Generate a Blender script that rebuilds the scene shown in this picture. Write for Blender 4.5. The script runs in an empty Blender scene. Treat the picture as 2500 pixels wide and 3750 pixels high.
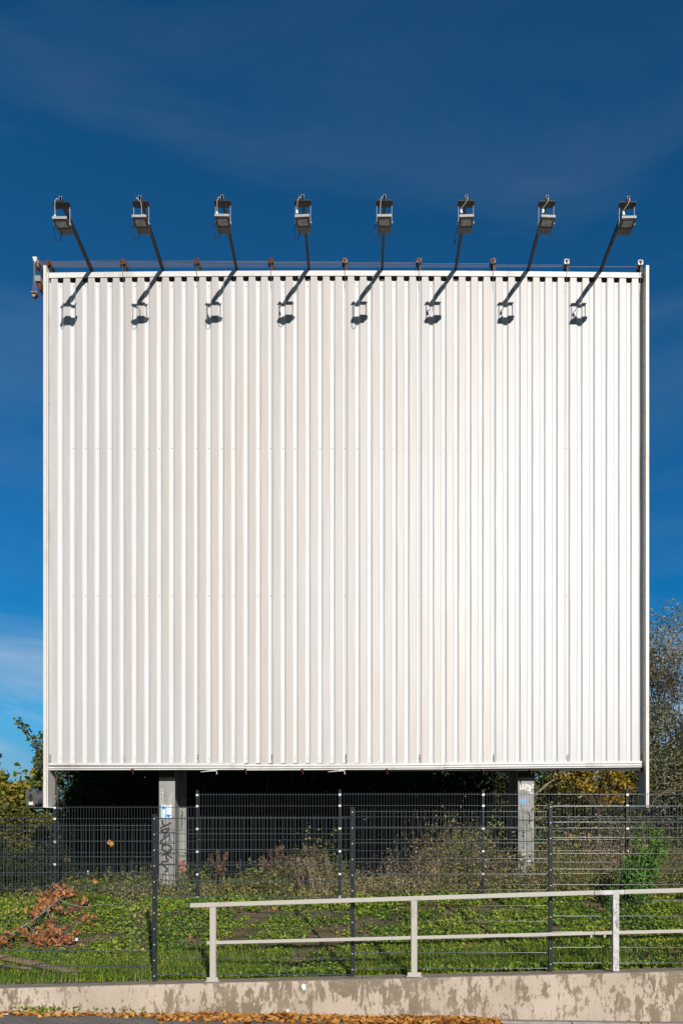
import bpy, math, random
import numpy as np
from mathutils import Vector, Matrix

random.seed(11)
RNG = np.random.default_rng(11)
scene = bpy.context.scene
COL = scene.collection
R = math.radians

# ------------------------------------------------------------------ survey
# distances in metres; eye height 1.6; F, CX, HY: focal length, centre line and horizon of the survey picture
F, CX, HY, EYE = 1700.0, 832.0, 2040.0, 1.6
def W(px, py, Y):
    return Vector(((px - CX) * Y / F, Y, EYE + (HY - py) * Y / F))
def WX(px, Y): return (px - CX) * Y / F
def WZ(py, Y): return EYE + (HY - py) * Y / F

SUN = Vector((0.32, -1.0, 0.45)).normalized()

# ------------------------------------------------------------------ helpers
def smooth(o, on=True):
    o.data.polygons.foreach_set('use_smooth', [on] * len(o.data.polygons))

class MB:
    """collects shapes into one mesh"""
    def __init__(self):
        self.v = []; self.f = []; self.m = []
    def add(self, vs, fs, mi=0):
        b = len(self.v)
        self.v += [tuple(x) for x in vs]
        self.f += [tuple(b + i for i in f) for f in fs]
        self.m += [mi] * len(fs)
        return self
    def box(self, c, s, rot=None, mi=0):
        hx, hy, hz = s[0] / 2, s[1] / 2, s[2] / 2
        vs = [Vector((x, y, z)) for x in (-hx, hx) for y in (-hy, hy) for z in (-hz, hz)]
        if rot is not None: vs = [rot @ v for v in vs]
        c = Vector(c)
        vs = [v + c for v in vs]
        fs = [(0, 1, 3, 2), (4, 6, 7, 5), (0, 4, 5, 1), (2, 3, 7, 6), (0, 2, 6, 4), (1, 5, 7, 3)]
        return self.add(vs, fs, mi)
    def bbox(self, x0, x1, y0, y1, z0, z1, mi=0):
        return self.box(((x0 + x1) / 2, (y0 + y1) / 2, (z0 + z1) / 2), (x1 - x0, y1 - y0, z1 - z0), None, mi)
    def beam(self, p0, p1, w, h, mi=0, up=(0, 0, 1)):
        """rectangular bar from p0 to p1, w across, h along up"""
        p0, p1 = Vector(p0), Vector(p1)
        d = (p1 - p0).normalized()
        s = d.cross(Vector(up)).normalized()
        u = s.cross(d)
        vs = []
        for p in (p0, p1):
            for a, b in ((-1, -1), (1, -1), (1, 1), (-1, 1)):
                vs.append(p + s * (a * w / 2) + u * (b * h / 2))
        fs = [(3, 2, 1, 0), (4, 5, 6, 7)] + [(i, (i + 1) % 4, 4 + (i + 1) % 4, 4 + i) for i in range(4)]
        return self.add(vs, fs, mi)
    def tube(self, path, r, n=6, mi=0, cap=True):
        path = [Vector(p) for p in path]
        rs = r if isinstance(r, (list, tuple)) else [r] * len(path)
        rings = []
        prev = None
        for i, p in enumerate(path):
            d = (path[min(i + 1, len(path) - 1)] - path[max(i - 1, 0)])
            d = d.normalized() if d.length > 1e-9 else Vector((0, 0, 1))
            a = prev if prev is not None else (Vector((1, 0, 0)) if abs(d.x) < .8 else Vector((0, 1, 0)))
            a = (a - d * a.dot(d)).normalized()
            prev = a
            b = d.cross(a)
            rings.append([p + (a * math.cos(2 * math.pi * k / n) + b * math.sin(2 * math.pi * k / n)) * rs[i] for k in range(n)])
        vs = [v for ring in rings for v in ring]
        fs = []
        for i in range(len(path) - 1):
            for k in range(n):
                k2 = (k + 1) % n
                fs.append((i * n + k, i * n + k2, (i + 1) * n + k2, (i + 1) * n + k))
        if cap:
            fs.append(tuple(reversed(range(n)))); fs.append(tuple((len(path) - 1) * n + k for k in range(n)))
        return self.add(vs, fs, mi)
    def prism(self, pts, y0, y1, mi=0):
        """polygon in XZ extruded along Y"""
        n = len(pts)
        vs = [(x, y0, z) for x, z in pts] + [(x, y1, z) for x, z in pts]
        fs = [tuple(range(n)), tuple(reversed(range(n, 2 * n)))] + [(i, n + i, n + (i + 1) % n, (i + 1) % n) for i in range(n)]
        return self.add(vs, fs, mi)
    def stroke(self, pts, w, y, th=0.002, mi=0):
        """painted stroke: flat ribbon in an XZ plane at depth y"""
        for (a, b) in zip(pts[:-1], pts[1:]):
            a2, b2 = Vector((a[0], a[1])), Vector((b[0], b[1]))
            d = b2 - a2
            if d.length < 1e-6: continue
            d.normalize(); n = Vector((-d.y, d.x)) * w / 2
            e = d * w * .3
            q = [a2 - e + n, b2 + e + n, b2 + e - n, a2 - e - n]
            self.add([(p.x, y, p.y) for p in q], [(0, 1, 2, 3)], mi)
            y -= 0.00012
        return self
    def build(self, name, mats, parent=None, sm=False, bevel=0):
        me = bpy.data.meshes.new(name)
        me.from_pydata(self.v, [], self.f)
        mats = mats if isinstance(mats, (list, tuple)) else [mats]
        for m in mats: me.materials.append(m)
        if len(mats) > 1: me.polygons.foreach_set('material_index', self.m)
        me.update()
        o = bpy.data.objects.new(name, me)
        COL.objects.link(o)
        if parent is not None:
            o.parent = parent
            o.matrix_parent_inverse = Matrix.Translation(-parent_loc(parent))
        if sm: smooth(o)
        if bevel:
            b = o.modifiers.new('edge', 'BEVEL'); b.width = bevel; b.segments = 2; b.limit_method = 'ANGLE'
        return o

def parent_loc(p):
    # parts keep world coordinates in their meshes, so only an Empty at the top carries an offset
    return Vector(p.location) if p.parent is None else Vector((0, 0, 0))

def tag(o, label=None, cat=None, group=None, kind=None):
    if label: o['label'] = label
    if cat: o['category'] = cat
    if group: o['group'] = group
    if kind: o['kind'] = kind
    return o

def empty(name, loc, label, cat, group=None):
    o = bpy.data.objects.new(name, None)
    o.empty_display_size = .2
    o.location = loc
    COL.objects.link(o)
    return tag(o, label, cat, group)

def struct(o): return tag(o, kind='structure')

def np_mesh(name, verts, quads, mat, parent=None, sm=False):
    me = bpy.data.meshes.new(name)
    nv, nq = len(verts), len(quads)
    me.vertices.add(nv); me.vertices.foreach_set('co', np.asarray(verts, dtype=np.float32).ravel())
    me.loops.add(nq * 4); me.loops.foreach_set('vertex_index', np.asarray(quads, dtype=np.int32).ravel())
    me.polygons.add(nq)
    me.polygons.foreach_set('loop_start', np.arange(0, nq * 4, 4, dtype=np.int32))
    me.update(calc_edges=True)
    me.validate()
    me.materials.append(mat)
    o = bpy.data.objects.new(name, me)
    COL.objects.link(o)
    if parent is not None:
        o.parent = parent
        o.matrix_parent_inverse = Matrix.Translation(-parent_loc(parent))
    if sm: smooth(o)
    return o

def unit(a): return a / (np.linalg.norm(a, axis=1, keepdims=True) + 1e-9)

def leaf_arrays(P, size, N=None, aspect=.62, fold=.18, droop=None):
    """one folded six-point leaf per point"""
    n = len(P)
    P = np.asarray(P, float)
    size = np.broadcast_to(np.asarray(size, float), (n,))[:, None]
    if N is None: N = RNG.normal(size=(n, 3))
    N = unit(N)
    A = RNG.normal(size=(n, 3))
    if droop is not None: A[:, 2] -= droop
    A = unit(A - N * np.sum(A * N, 1, keepdims=True))
    B = np.cross(N, A)
    w = aspect * size / 2
    base = P - A * size * .5
    tip = P + A * size * .5 - N * size * .08
    up = N * size * fold
    r1 = P - A * size * .18 + B * w + up; r2 = P + A * size * .2 + B * w * .8 + up * .8
    l1 = P - A * size * .18 - B * w + up; l2 = P + A * size * .2 - B * w * .8 + up * .8
    V = np.stack([base, r1, r2, tip, l2, l1], 1).reshape(-1, 3)
    k = (np.arange(n) * 6)[:, None]
    Q = np.concatenate([k + np.array([[0, 1, 2, 3]]), k + np.array([[0, 3, 4, 5]])], 0)
    return V, Q

def blade_arrays(P, h, w, lean=.35):
    """curved grass blades"""
    n = len(P)
    a = RNG.uniform(0, 2 * np.pi, n)
    D = np.stack([np.cos(a), np.sin(a), np.zeros(n)], 1)
    S = np.stack([-np.sin(a), np.cos(a), np.zeros(n)], 1)
    S2 = RNG.uniform(-1, 1, n)[:, None]
    S = unit(S + D * S2)
    h = np.broadcast_to(h, (n,))[:, None]; w = np.broadcast_to(w, (n,))[:, None]
    l = (lean * RNG.uniform(.2, 1.2, n))[:, None]
    Z = np.array([[0, 0, 1.]])
    m = P + Z * h * .55 + D * h * l * .3
    t = P + Z * h * (1 - l * .25) + D * h * l
    V = np.stack([P - S * w * .5, P + S * w * .5, m + S * w * .4, m - S * w * .4, t + S * w * .06, t - S * w * .06], 1).reshape(-1, 3)
    k = (np.arange(n) * 6)[:, None]
    Q = np.concatenate([k + np.array([[0, 1, 2, 3]]), k + np.array([[3, 2, 4, 5]])], 0)
    return V, Q

def join_arrays(parts):
    vs, qs, b = [], [], 0
    for v, q in parts:
        vs.append(v); qs.append(q + b); b += len(v)
    return np.concatenate(vs), np.concatenate(qs)

# smooth value noise for scattering
_G = np.random.default_rng(5).uniform(0, 1, (128, 128))
def vnoise(x, y, s=1.0):
    x = np.asarray(x, float) * s + 500; y = np.asarray(y, float) * s + 500
    xi = np.floor(x).astype(int); yi = np.floor(y).astype(int)
    fx = x - xi; fy = y - yi
    fx = fx * fx * (3 - 2 * fx); fy = fy * fy * (3 - 2 * fy)
    g = lambda i, j: _G[i % 128, j % 128]
    return (g(xi, yi) * (1 - fx) + g(xi + 1, yi) * fx) * (1 - fy) + (g(xi, yi + 1) * (1 - fx) + g(xi + 1, yi + 1) * fx) * fy

# ------------------------------------------------------------------ materials
def new_mat(name):
    m = bpy.data.materials.new(name); m.use_nodes = True
    nt = m.node_tree
    return m, nt, nt.nodes['Principled BSDF']
def link(nt, a, b): nt.links.new(a, b)
def ramp(nt, stops, interp='LINEAR'):
    n = nt.nodes.new('ShaderNodeValToRGB'); cr = n.color_ramp; cr.interpolation = interp
    while len(cr.elements) < len(stops): cr.elements.new(.5)
    for e, (p, c) in zip(cr.elements, stops):
        e.position = p; e.color = (*c, 1) if len(c) == 3 else c
    return n
def noise(nt, scale, detail=4, vec=None, rough=.55, dist=0):
    n = nt.nodes.new('ShaderNodeTexNoise')
    n.inputs['Scale'].default_value = scale; n.inputs['Detail'].default_value = detail
    n.inputs['Roughness'].default_value = rough; n.inputs['Distortion'].default_value = dist
    if vec is not None: link(nt, vec, n.inputs['Vector'])
    return n
def coords(nt, scale=(1, 1, 1), kind='Object'):
    tc = nt.nodes.new('ShaderNodeTexCoord'); mp = nt.nodes.new('ShaderNodeMapping')
    mp.inputs['Scale'].default_value = scale
    link(nt, tc.outputs[kind], mp.inputs['Vector'])
    return mp.outputs['Vector']
def mixc(nt, fac, a, b, mode='MIX'):
    n = nt.nodes.new('ShaderNodeMix'); n.data_type = 'RGBA'; n.blend_type = mode
    for s, v in ((n.inputs[0], fac), (n.inputs[6], a), (n.inputs[7], b)):
        if hasattr(v, 'is_output'): link(nt, v, s)
        elif isinstance(v, (int, float)): s.default_value = v
        else: s.default_value = (*v, 1)
    return n.outputs[2]
def bump(nt, h, strength, bsdf, dist=.01):
    b = nt.nodes.new('ShaderNodeBump'); b.inputs['Strength'].default_value = strength; b.inputs['Distance'].default_value = dist
    link(nt, h, b.inputs['Height']); link(nt, b.outputs[0], bsdf.inputs['Normal'])

def worn(name, base, dark, rough=.5, metal=0., scale=6, spec=.5, amount=(.45, .75), stretch=(1, 1, 1), bmp=0.):
    """painted / metal / concrete surface with irregular wear"""
    m, nt, b = new_mat(name)
    v = coords(nt, stretch)
    n1 = noise(nt, scale, 6, v, .65)
    r = ramp(nt, [(amount[0], base), (amount[1], dark)])
    link(nt, n1.outputs[0], r.inputs[0])
    n2 = noise(nt, scale * 14, 3, v)
    c = mixc(nt, .12, r.outputs[0], n2.outputs[1], 'OVERLAY')
    link(nt, c, b.inputs['Base Color'])
    rr = nt.nodes.new('ShaderNodeMapRange'); rr.inputs[3].default_value = rough * .85; rr.inputs[4].default_value = min(1, rough * 1.2)
    link(nt, n1.outputs[0], rr.inputs[0]); link(nt, rr.outputs[0], b.inputs['Roughness'])
    b.inputs['Metallic'].default_value = metal
    b.inputs['Specular IOR Level'].default_value = spec
    if bmp: bump(nt, n2.outputs[0], bmp, b)
    return m

def leafmat(name, cols, transl=.3, rough=.55, patch=None):
    """foliage: colour differs from leaf to leaf"""
    m, nt, b = new_mat(name)
    g = nt.nodes.new('ShaderNodeNewGeometry')
    r = ramp(nt, [(i / max(1, len(cols) - 1), c) for i, c in enumerate(cols)])
    val = g.outputs['Random Per Island']
    if patch:
        n = noise(nt, patch, 2, coords(nt))
        ma = nt.nodes.new('ShaderNodeMath'); ma.operation = 'MULTIPLY_ADD'; ma.inputs[1].default_value = 1.4; ma.inputs[2].default_value = -.7
        link(nt, n.outputs[0], ma.inputs[0])
        ad = nt.nodes.new('ShaderNodeMath'); ad.operation = 'ADD'; ad.use_clamp = True
        link(nt, val, ad.inputs[0]); link(nt, ma.outputs[0], ad.inputs[1]); val = ad.outputs[0]
    link(nt, val, r.inputs[0])
    link(nt, r.outputs[0], b.inputs['Base Color'])
    b.inputs['Roughness'].default_value = rough
    b.inputs['Specular IOR Level'].default_value = .35
    t = nt.nodes.new('ShaderNodeBsdfTranslucent'); link(nt, r.outputs[0], t.inputs[0])
    mx = nt.nodes.new('ShaderNodeMixShader'); mx.inputs[0].default_value = transl
    link(nt, b.outputs[0], mx.inputs[1]); link(nt, t.outputs[0], mx.inputs[2])
    link(nt, mx.outputs[0], nt.nodes['Material Output'].inputs[0])
    return m

def cladding_mat():
    m, nt, b = new_mat('white_coated_sheet')
    v1 = coords(nt, (1.1, 1, .10)); v2 = coords(nt, (14, 1, .5)); v3 = coords(nt, (.34, 1, .20))
    big = noise(nt, 1.0, 3, v3, .5); streak = noise(nt, 1.2, 5, v2, .6); mid = noise(nt, 1.3, 4, v1)
    ad = nt.nodes.new('ShaderNodeMath'); ad.operation = 'ADD'
    link(nt, big.outputs[0], ad.inputs[0]); link(nt, mid.outputs[0], ad.inputs[1])
    r = ramp(nt, [(.33, (0, 0, 0)), (.59, (1, 1, 1))])
    mu = nt.nodes.new('ShaderNodeMath'); mu.operation = 'MULTIPLY'; mu.inputs[1].default_value = .5
    link(nt, ad.outputs[0], mu.inputs[0]); link(nt, mu.outputs[0], r.inputs[0])
    # grime sits on the raised pans, the recessed strips stay clean
    tc = nt.nodes.new('ShaderNodeTexCoord'); sp = nt.nodes.new('ShaderNodeSeparateXYZ'); link(nt, tc.outputs['Object'], sp.inputs[0])
    pan = nt.nodes.new('ShaderNodeMapRange'); pan.inputs[1].default_value = .010; pan.inputs[2].default_value = .002; pan.inputs[3].default_value = 0; pan.inputs[4].default_value = 1
    link(nt, sp.outputs[1], pan.inputs[0])
    bell = ramp(nt, [(.0, (.15, .15, .15)), (.22, (.9, .9, .9)), (.6, (1, 1, 1)), (.8, (.5, .5, .5)), (1, (.3, .3, .3))])
    xm = nt.nodes.new('ShaderNodeMapRange'); xm.inputs[1].default_value = -5.8; xm.inputs[2].default_value = 5.2; link(nt, sp.outputs[0], xm.inputs[0]); link(nt, xm.outputs[0], bell.inputs[0])
    rb = mixc(nt, 1.0, r.outputs[0], bell.outputs[0], 'MULTIPLY')
    f = nt.nodes.new('ShaderNodeMath'); f.operation = 'MULTIPLY'; link(nt, rb, f.inputs[0]); link(nt, pan.outputs[0], f.inputs[1])
    base = mixc(nt, pan.outputs[0], (.69, .69, .685), (.50, .503, .51))
    c = mixc(nt, f.outputs[0], base, (.53, .468, .412))
    sr = ramp(nt, [(.35, (.86, .84, .82)), (.6, (1, 1, 1))]); link(nt, streak.outputs[0], sr.inputs[0])
    c = mixc(nt, .55, c, sr.outputs[0], 'MULTIPLY')
    link(nt, c, b.inputs['Base Color'])
    dn = noise(nt, 1.0, 2, coords(nt, (2.2, 1, .5)), .4); bump(nt, dn.outputs[0], .10, b, .05)
    b.inputs['Roughness'].default_value = .48
    b.inputs['Specular IOR Level'].default_value = .95
    return m

def concrete_wall_mat():
    m, nt, b = new_mat('stained_concrete')
    v = coords(nt, (1, 1, .55)); vs = coords(nt, (1.3, 1, .28)); vf = coords(nt, (1, 1, 1))
    n1 = noise(nt, 5.5, 6, v, .62, .8); n2 = noise(nt, 11, 5, vs, .65, 1.2); n3 = noise(nt, .55, 2, vf)
    n4 = noise(nt, 2.1, 4, vf, .6, .5)
    mx = mixc(nt, .42, n1.outputs[0], n2.outputs[0]); mx = mixc(nt, .3, mx, n4.outputs[0])
    n5 = noise(nt, 24, 5, v, .7); mx = mixc(nt, .16, mx, n5.outputs[0])
    sh = mixc(nt, .19, mx, n3.outputs[0])
    r = ramp(nt, [(.455, (.43, .355, .27)), (.475, (.30, .245, .18)), (.5, (.215, .175, .125)), (.62, (.19, .16, .115))])
    r2 = ramp(nt, [(.496, (1, 1, 1)), (.505, (.45, .45, .45)), (.519, (0, 0, 0))])
    link(nt, sh, r2.inputs[0])
    nl = noise(nt, 1.4, 5, vf); lt = ramp(nt, [(.3, (.44, .36, .285)), (.7, (.57, .475, .38))]); link(nt, nl.outputs[0], lt.inputs[0])
    nd = noise(nt, 3.0, 5, vf); dk = ramp(nt, [(.3, (.205, .165, .115)), (.7, (.30, .24, .17))]); link(nt, nd.outputs[0], dk.inputs[0])
    c = mixc(nt, r2.outputs[0], dk.outputs[0], lt.outputs[0])
    fine = noise(nt, 60, 4, vf)
    c = mixc(nt, .25, c, fine.outputs[0], 'OVERLAY')
    link(nt, c, b.inputs['Base Color'])
    b.inputs['Roughness'].default_value = .9; b.inputs['Specular IOR Level'].default_value = .2
    bump(nt, mixc(nt, .4, fine.outputs[0], n1.outputs[0]), .35, b, .012)
    return m

def paving_mat():
    m, nt, b = new_mat('grey_paving')
    v = coords(nt, (1, 1, 1))
    br = nt.nodes.new('ShaderNodeTexBrick')
    br.inputs['Scale'].default_value = 1; br.inputs['Brick Width'].default_value = .2; br.inputs['Row Height'].default_value = .1
    br.inputs['Mortar Size'].default_value = .006
    br.inputs[1].default_value = (.17, .155, .14, 1); br.inputs[2].default_value = (.21, .19, .17, 1); br.inputs[3].default_value = (.07, .065, .055, 1)
    link(nt, v, br.inputs[0])
    n = noise(nt, 40, 5, v); n2 = noise(nt, 2, 4, v)
    c = mixc(nt, .35, br.outputs[0], n.outputs[0], 'OVERLAY'); c = mixc(nt, .4, c, n2.outputs[0], 'OVERLAY')
    link(nt, c, b.inputs[0]); b.inputs['Roughness'].default_value = .9
    bump(nt, br.outputs[1], -.4, b, .006)
    return m

def soil_mat():
    m, nt, b = new_mat('soil_and_litter')
    v = coords(nt)
    n = noise(nt, 3, 6, v, .65); n2 = noise(nt, 45, 4, v, .7)
    r = ramp(nt, [(.3, (.07, .08, .03)), (.5, (.17, .125, .075)), (.7, (.30, .205, .125))]); link(nt, n.outputs[0], r.inputs[0])
    c = mixc(nt, .7, r.outputs[0], n2.outputs[0], 'OVERLAY')
    link(nt, c, b.inputs[0]); b.inputs['Roughness'].default_value = .95; b.inputs['Specular IOR Level'].default_value = .1
    bump(nt, n2.outputs[0], .8, b, .03)
    return m

def plain(name, c, rough=.5, metal=0., spec=.5):
    m, nt, b = new_mat(name)
    n = noise(nt, 9, 4, coords(nt))
    k = mixc(nt, .2, c, n.outputs[0], 'OVERLAY'); link(nt, k, b.inputs[0])
    b.inputs['Roughness'].default_value = rough; b.inputs['Metallic'].default_value = metal; b.inputs['Specular IOR Level'].default_value = spec
    return m

M = dict(
    clad=cladding_mat(),
    trim=worn('white_trim', (.72, .71, .69), (.52, .47, .42), .45, 0, 3, .5, (.5, .8), (1, 1, .3)),
    flange=worn('cream_flange', (.70, .67, .62), (.46, .38, .32), .45, 0, 2.2, .5, (.5, .75), (1, 1, .35)),
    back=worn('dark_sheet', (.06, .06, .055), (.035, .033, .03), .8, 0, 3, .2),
    galv=worn('weathered_galvanised', (.33, .325, .30), (.22, .215, .20), .6, .0, 4, .4, (.4, .75), (1, 1, .5)),
    rust=worn('rusty_steel', (.20, .065, .03), (.05, .025, .02), .85, 0, 30, .25, (.35, .65)),
    halfrust=worn('half_rusted_steel', (.42, .36, .31), (.14, .05, .028), .8, 0, 26, .3, (.38, .56)),
    white_steel=worn('whitish_steel', (.72, .70, .67), (.25, .13, .08), .55, 0, 22, .4, (.56, .72)),
    black=worn('black_coated_steel', (.016, .017, .019), (.03, .028, .026), .5, 0, 12, .4),
    darkplate=worn('dark_weathered_plate', (.024, .025, .026), (.05, .048, .045), .6, 0, 14, .4),
    lampgrey=worn('grey_lamp_casting', (.085, .085, .085), (.055, .055, .055), .5, 0, 18, .5),
    lampside=worn('pale_lamp_casting', (.42, .42, .41), (.3, .3, .3), .45, 0, 18, .5),
    frame=plain('black_rubber', (.012, .012, .012), .6),
    cable_dark=plain('dark_cable', (.012, .02, .03), .5),
    cable_pale=plain('pale_cable', (.42, .39, .34), .6),
    connector=plain('white_plastic', (.75, .75, .74), .4),
    rope=plain('steel_rope', (.24, .20, .17), .55, .3),
    fence=worn('anthracite_coating', (.024, .030, .036), (.034, .039, .044), .21, 0, 10, .5),
    wire=plain('grey_green_wire_coating', (.066, .080, .088), .215, 0, 1.0),
    fence_far=worn('weathered_anthracite_coating', (.027, .036, .044), (.036, .044, .05), .23, 0, 10, .5),
    clamp=plain('bright_clamp', (.74, .74, .72), .35, .1),
    rail=worn('grey_white_rail_paint', (.48, .445, .395), (.37, .335, .295), .5, 0, 5, .4, (.55, .85)),
    scuffed=worn('scuffed_white_paint', (.62, .61, .59), (.40, .375, .34), .55, 0, 9, .4, (.42, .62)),
    wall=concrete_wall_mat(),
    walltop=worn('concrete_coping', (.33, .275, .215), (.22, .18, .14), .9, 0, 5, .2, (.35, .7), (1, 1, 1), .3),
    pave=paving_mat(),
    gutter=worn('dirty_gutter_concrete', (.13, .115, .095), (.085, .075, .06), .95, 0, 5, .1, (.3, .7), (1, 1, 1), .3),
    kerb=worn('pale_kerb_concrete', (.38, .35, .32), (.26, .235, .21), .9, 0, 7, .2, (.4, .7), (1, 1, 1), .3),
    soil=soil_mat(),
    bark=worn('brown_bark', (.13, .095, .065), (.06, .045, .03), .95, 0, 9, .1, (.35, .7), (1, 1, .3), .5),
    palebark=worn('pale_grey_bark', (.38, .32, .235), (.20, .16, .11), .95, 0, 9, .1, (.35, .7), (1, 1, .5), .4),
    wood=worn('weathered_wood', (.33, .24, .15), (.2, .14, .085), .9, 0, 6, .1, (.35, .7), (1, 1, 1), .3),
    paper=plain('white_paper', (.82, .84, .86), .6),
    paint_black=plain('black_spray_paint', (.035, .034, .032), .6),
    paint_grey=plain('grey_marker', (.20, .20, .19), .6),
    paint_white=plain('white_spray_paint', (.74, .73, .70), .6),
    paint_chalk=plain('faint_white_marker', (.53, .52, .49), .6),
    paint_red=plain('red_spray_paint', (.62, .07, .06), .6),
    paint_violet=plain('faint_violet_paint', (.34, .31, .38), .6),
    blue=plain('blue_print', (.05, .30, .62), .5),
    lightblue=plain('light_blue_print', (.30, .56, .80), .5),
    leaf_dark=leafmat('shade_dark_leaves', [(.018, .032, .011), (.04, .06, .018), (.085, .095, .035)]),  # near-black leaves; in the left hedge the colour stands in for shade
    leaf_olive=leafmat('olive_leaves', [(.05, .065, .012), (.11, .12, .025), (.20, .185, .045), (.26, .21, .05)], patch=1.2),
    leaf_grey=leafmat('grey_green_leaves', [(.07, .085, .04), (.15, .16, .08), (.28, .28, .17), (.40, .38, .26)], patch=1.5),
    leaf_pale=leafmat('pale_tan_leaves', [(.15, .13, .07), (.30, .27, .16), (.48, .44, .30)]),
    leaf_brown=leafmat('olive_brown_leaves', [(.05, .045, .02), (.12, .095, .035), (.24, .18, .075)]),
    leaf_yellow=leafmat('golden_leaves', [(.24, .16, .013), (.46, .29, .016), (.60, .40, .03)], .35),
    leaf_maple=leafmat('autumn_maple_leaves', [(.09, .14, .02), (.17, .21, .03), (.34, .31, .045), (.48, .30, .055)], .35, patch=1.6),
    leaf_poplar=leafmat('poplar_leaves', [(.05, .08, .02), (.11, .14, .035), (.22, .20, .05)], .3),
    leaf_conifer=leafmat('conifer_needles', [(.010, .022, .014), (.022, .038, .022)], .15),
    leaf_lush=leafmat('fresh_green_leaves', [(.07, .16, .02), (.14, .31, .04), (.26, .45, .08)], .4),
    ivy=leafmat('ivy_leaves', [(.04, .095, .010), (.14, .25, .020), (.26, .37, .034), (.43, .46, .06)], .3, .5, patch=.9),
    grass=leafmat('grass_blades', [(.07, .15, .014), (.18, .31, .024), (.31, .41, .042), (.46, .47, .085)], .3, .5, patch=.8),
    weed=leafmat('weed_leaves', [(.10, .13, .026), (.19, .235, .045), (.33, .33, .09), (.44, .36, .15)], .3, patch=1.3),
    dry=leafmat('dry_stalks', [(.20, .13, .07), (.42, .30, .16), (.60, .46, .27)], .25, patch=1.5),
    dock=leafmat('brown_dock_seeds', [(.10, .055, .035), (.22, .12, .07), (.34, .20, .12)], .2),
    reed=leafmat('straw_reeds', [(.32, .24, .13), (.46, .36, .21), (.55, .45, .29)], .25),
    deadleaf=leafmat('orange_brown_leaves', [(.28, .095, .03), (.60, .235, .078), (.74, .35, .14)], .4),
    litter=leafmat('fallen_leaves', [(.16, .055, .014), (.44, .18, .034), (.60, .28, .055), (.66, .40, .14)], .2),
)
def glass_mat():
    m, nt, b = new_mat('floodlight_glass')
    v = coords(nt, (1, 1, 1)); n = noise(nt, 22, 3, v)
    r = ramp(nt, [(.35, (.16, .17, .16)), (.65, (.34, .35, .33))]); link(nt, n.outputs[0], r.inputs[0])
    link(nt, r.outputs[0], b.inputs[0]); b.inputs['Roughness'].default_value = .18
    return m
M['glass'] = glass_mat()

# ------------------------------------------------------------------ ground
def road_z(x): return -.003 - .014 * x
def wall_top(x): return .471 + .025 * x
def ground(x, y):
    x = np.asarray(x, float); y = np.asarray(y, float)
    x, y = np.broadcast_arrays(x, y)
    xc = np.clip(x, -16, 16)
    lo = road_z(xc) - .05
    a = wall_top(xc) - .03
    b = 1.40 + .010 * xc
    t = np.clip((y - 9.52) / (13.2 - 9.52), 0, 1)
    slope = a + (b - a) * (t * .55 + .45 * (t * t * (3 - 2 * t)))
    up = slope + np.clip(y - 13.2, 0, 6) * .035 + (vnoise(x, y, .9) - .5) * .14 * np.clip((y - 9.6) / 1.2, 0, 1)
    return np.where(y < 9.5, lo, up)
def gz(x, y): return float(ground(x, y))

def build_ground():
    xs = np.concatenate([np.array([-900, -400, -180, -80, -40, -25]), np.arange(-16, 16.01, .25), np.array([25, 40, 80, 180, 400, 900])])
    ys = np.concatenate([np.array([-300, -120, -40, -15, 0, 6, 8.6, 9.3, 9.499, 9.501]), np.arange(9.7, 20.01, .2), np.array([22, 25, 30, 40, 70, 140, 300, 700, 1500])])
    X, Y = np.meshgrid(xs, ys)
    Z = ground(X, Y)
    V = np.stack([X, Y, Z], -1).reshape(-1, 3)
    nx, ny = len(xs), len(ys)
    i, j = np.meshgrid(np.arange(nx - 1), np.arange(ny - 1))
    k = (j * nx + i).ravel()
    Q = np.stack([k, k + 1, k + nx + 1, k + nx], 1)
    struct(np_mesh('ground', V, Q, M['soil'], sm=True))
    mb = MB()
    q = lambda x0, x1, y0, y1, dz: mb.add([(x0, y0, road_z(x0) + dz), (x1, y0, road_z(x1) + dz), (x1, y1, road_z(x1) + dz), (x0, y1, road_z(x0) + dz)], [(0, 1, 2, 3)])
    q(-16, 16, -12, 9.125, 0)
    struct(mb.build('pavement', M['pave']))
    mb = MB(); q(-16, 16, 9.02, 9.124, .004)
    struct(mb.build('gutter', M['gutter']))
    mb = MB()
    x0, x1 = 1.55, 16
    for s in range(15):
        a = x0 + (x1 - x0) * s / 15; b = a + (x1 - x0) / 15 - .008
        za, zb = road_z(a), road_z(b)
        vs = [(a, 8.86, za - .03), (b, 8.86, zb - .03), (b, 9.015, zb - .03), (a, 9.015, za - .03), (a, 8.86, za + .028), (b, 8.86, zb + .028), (b, 9.015, zb + .022), (a, 9.015, za + .022)]
        mb.add(vs, [(0, 3, 2, 1), (4, 5, 6, 7), (0, 1, 5, 4), (1, 2, 6, 5), (2, 3, 7, 6), (3, 0, 4, 7)])
    struct(mb.build('kerb', M['kerb'], bevel=.006))
build_ground()

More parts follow.
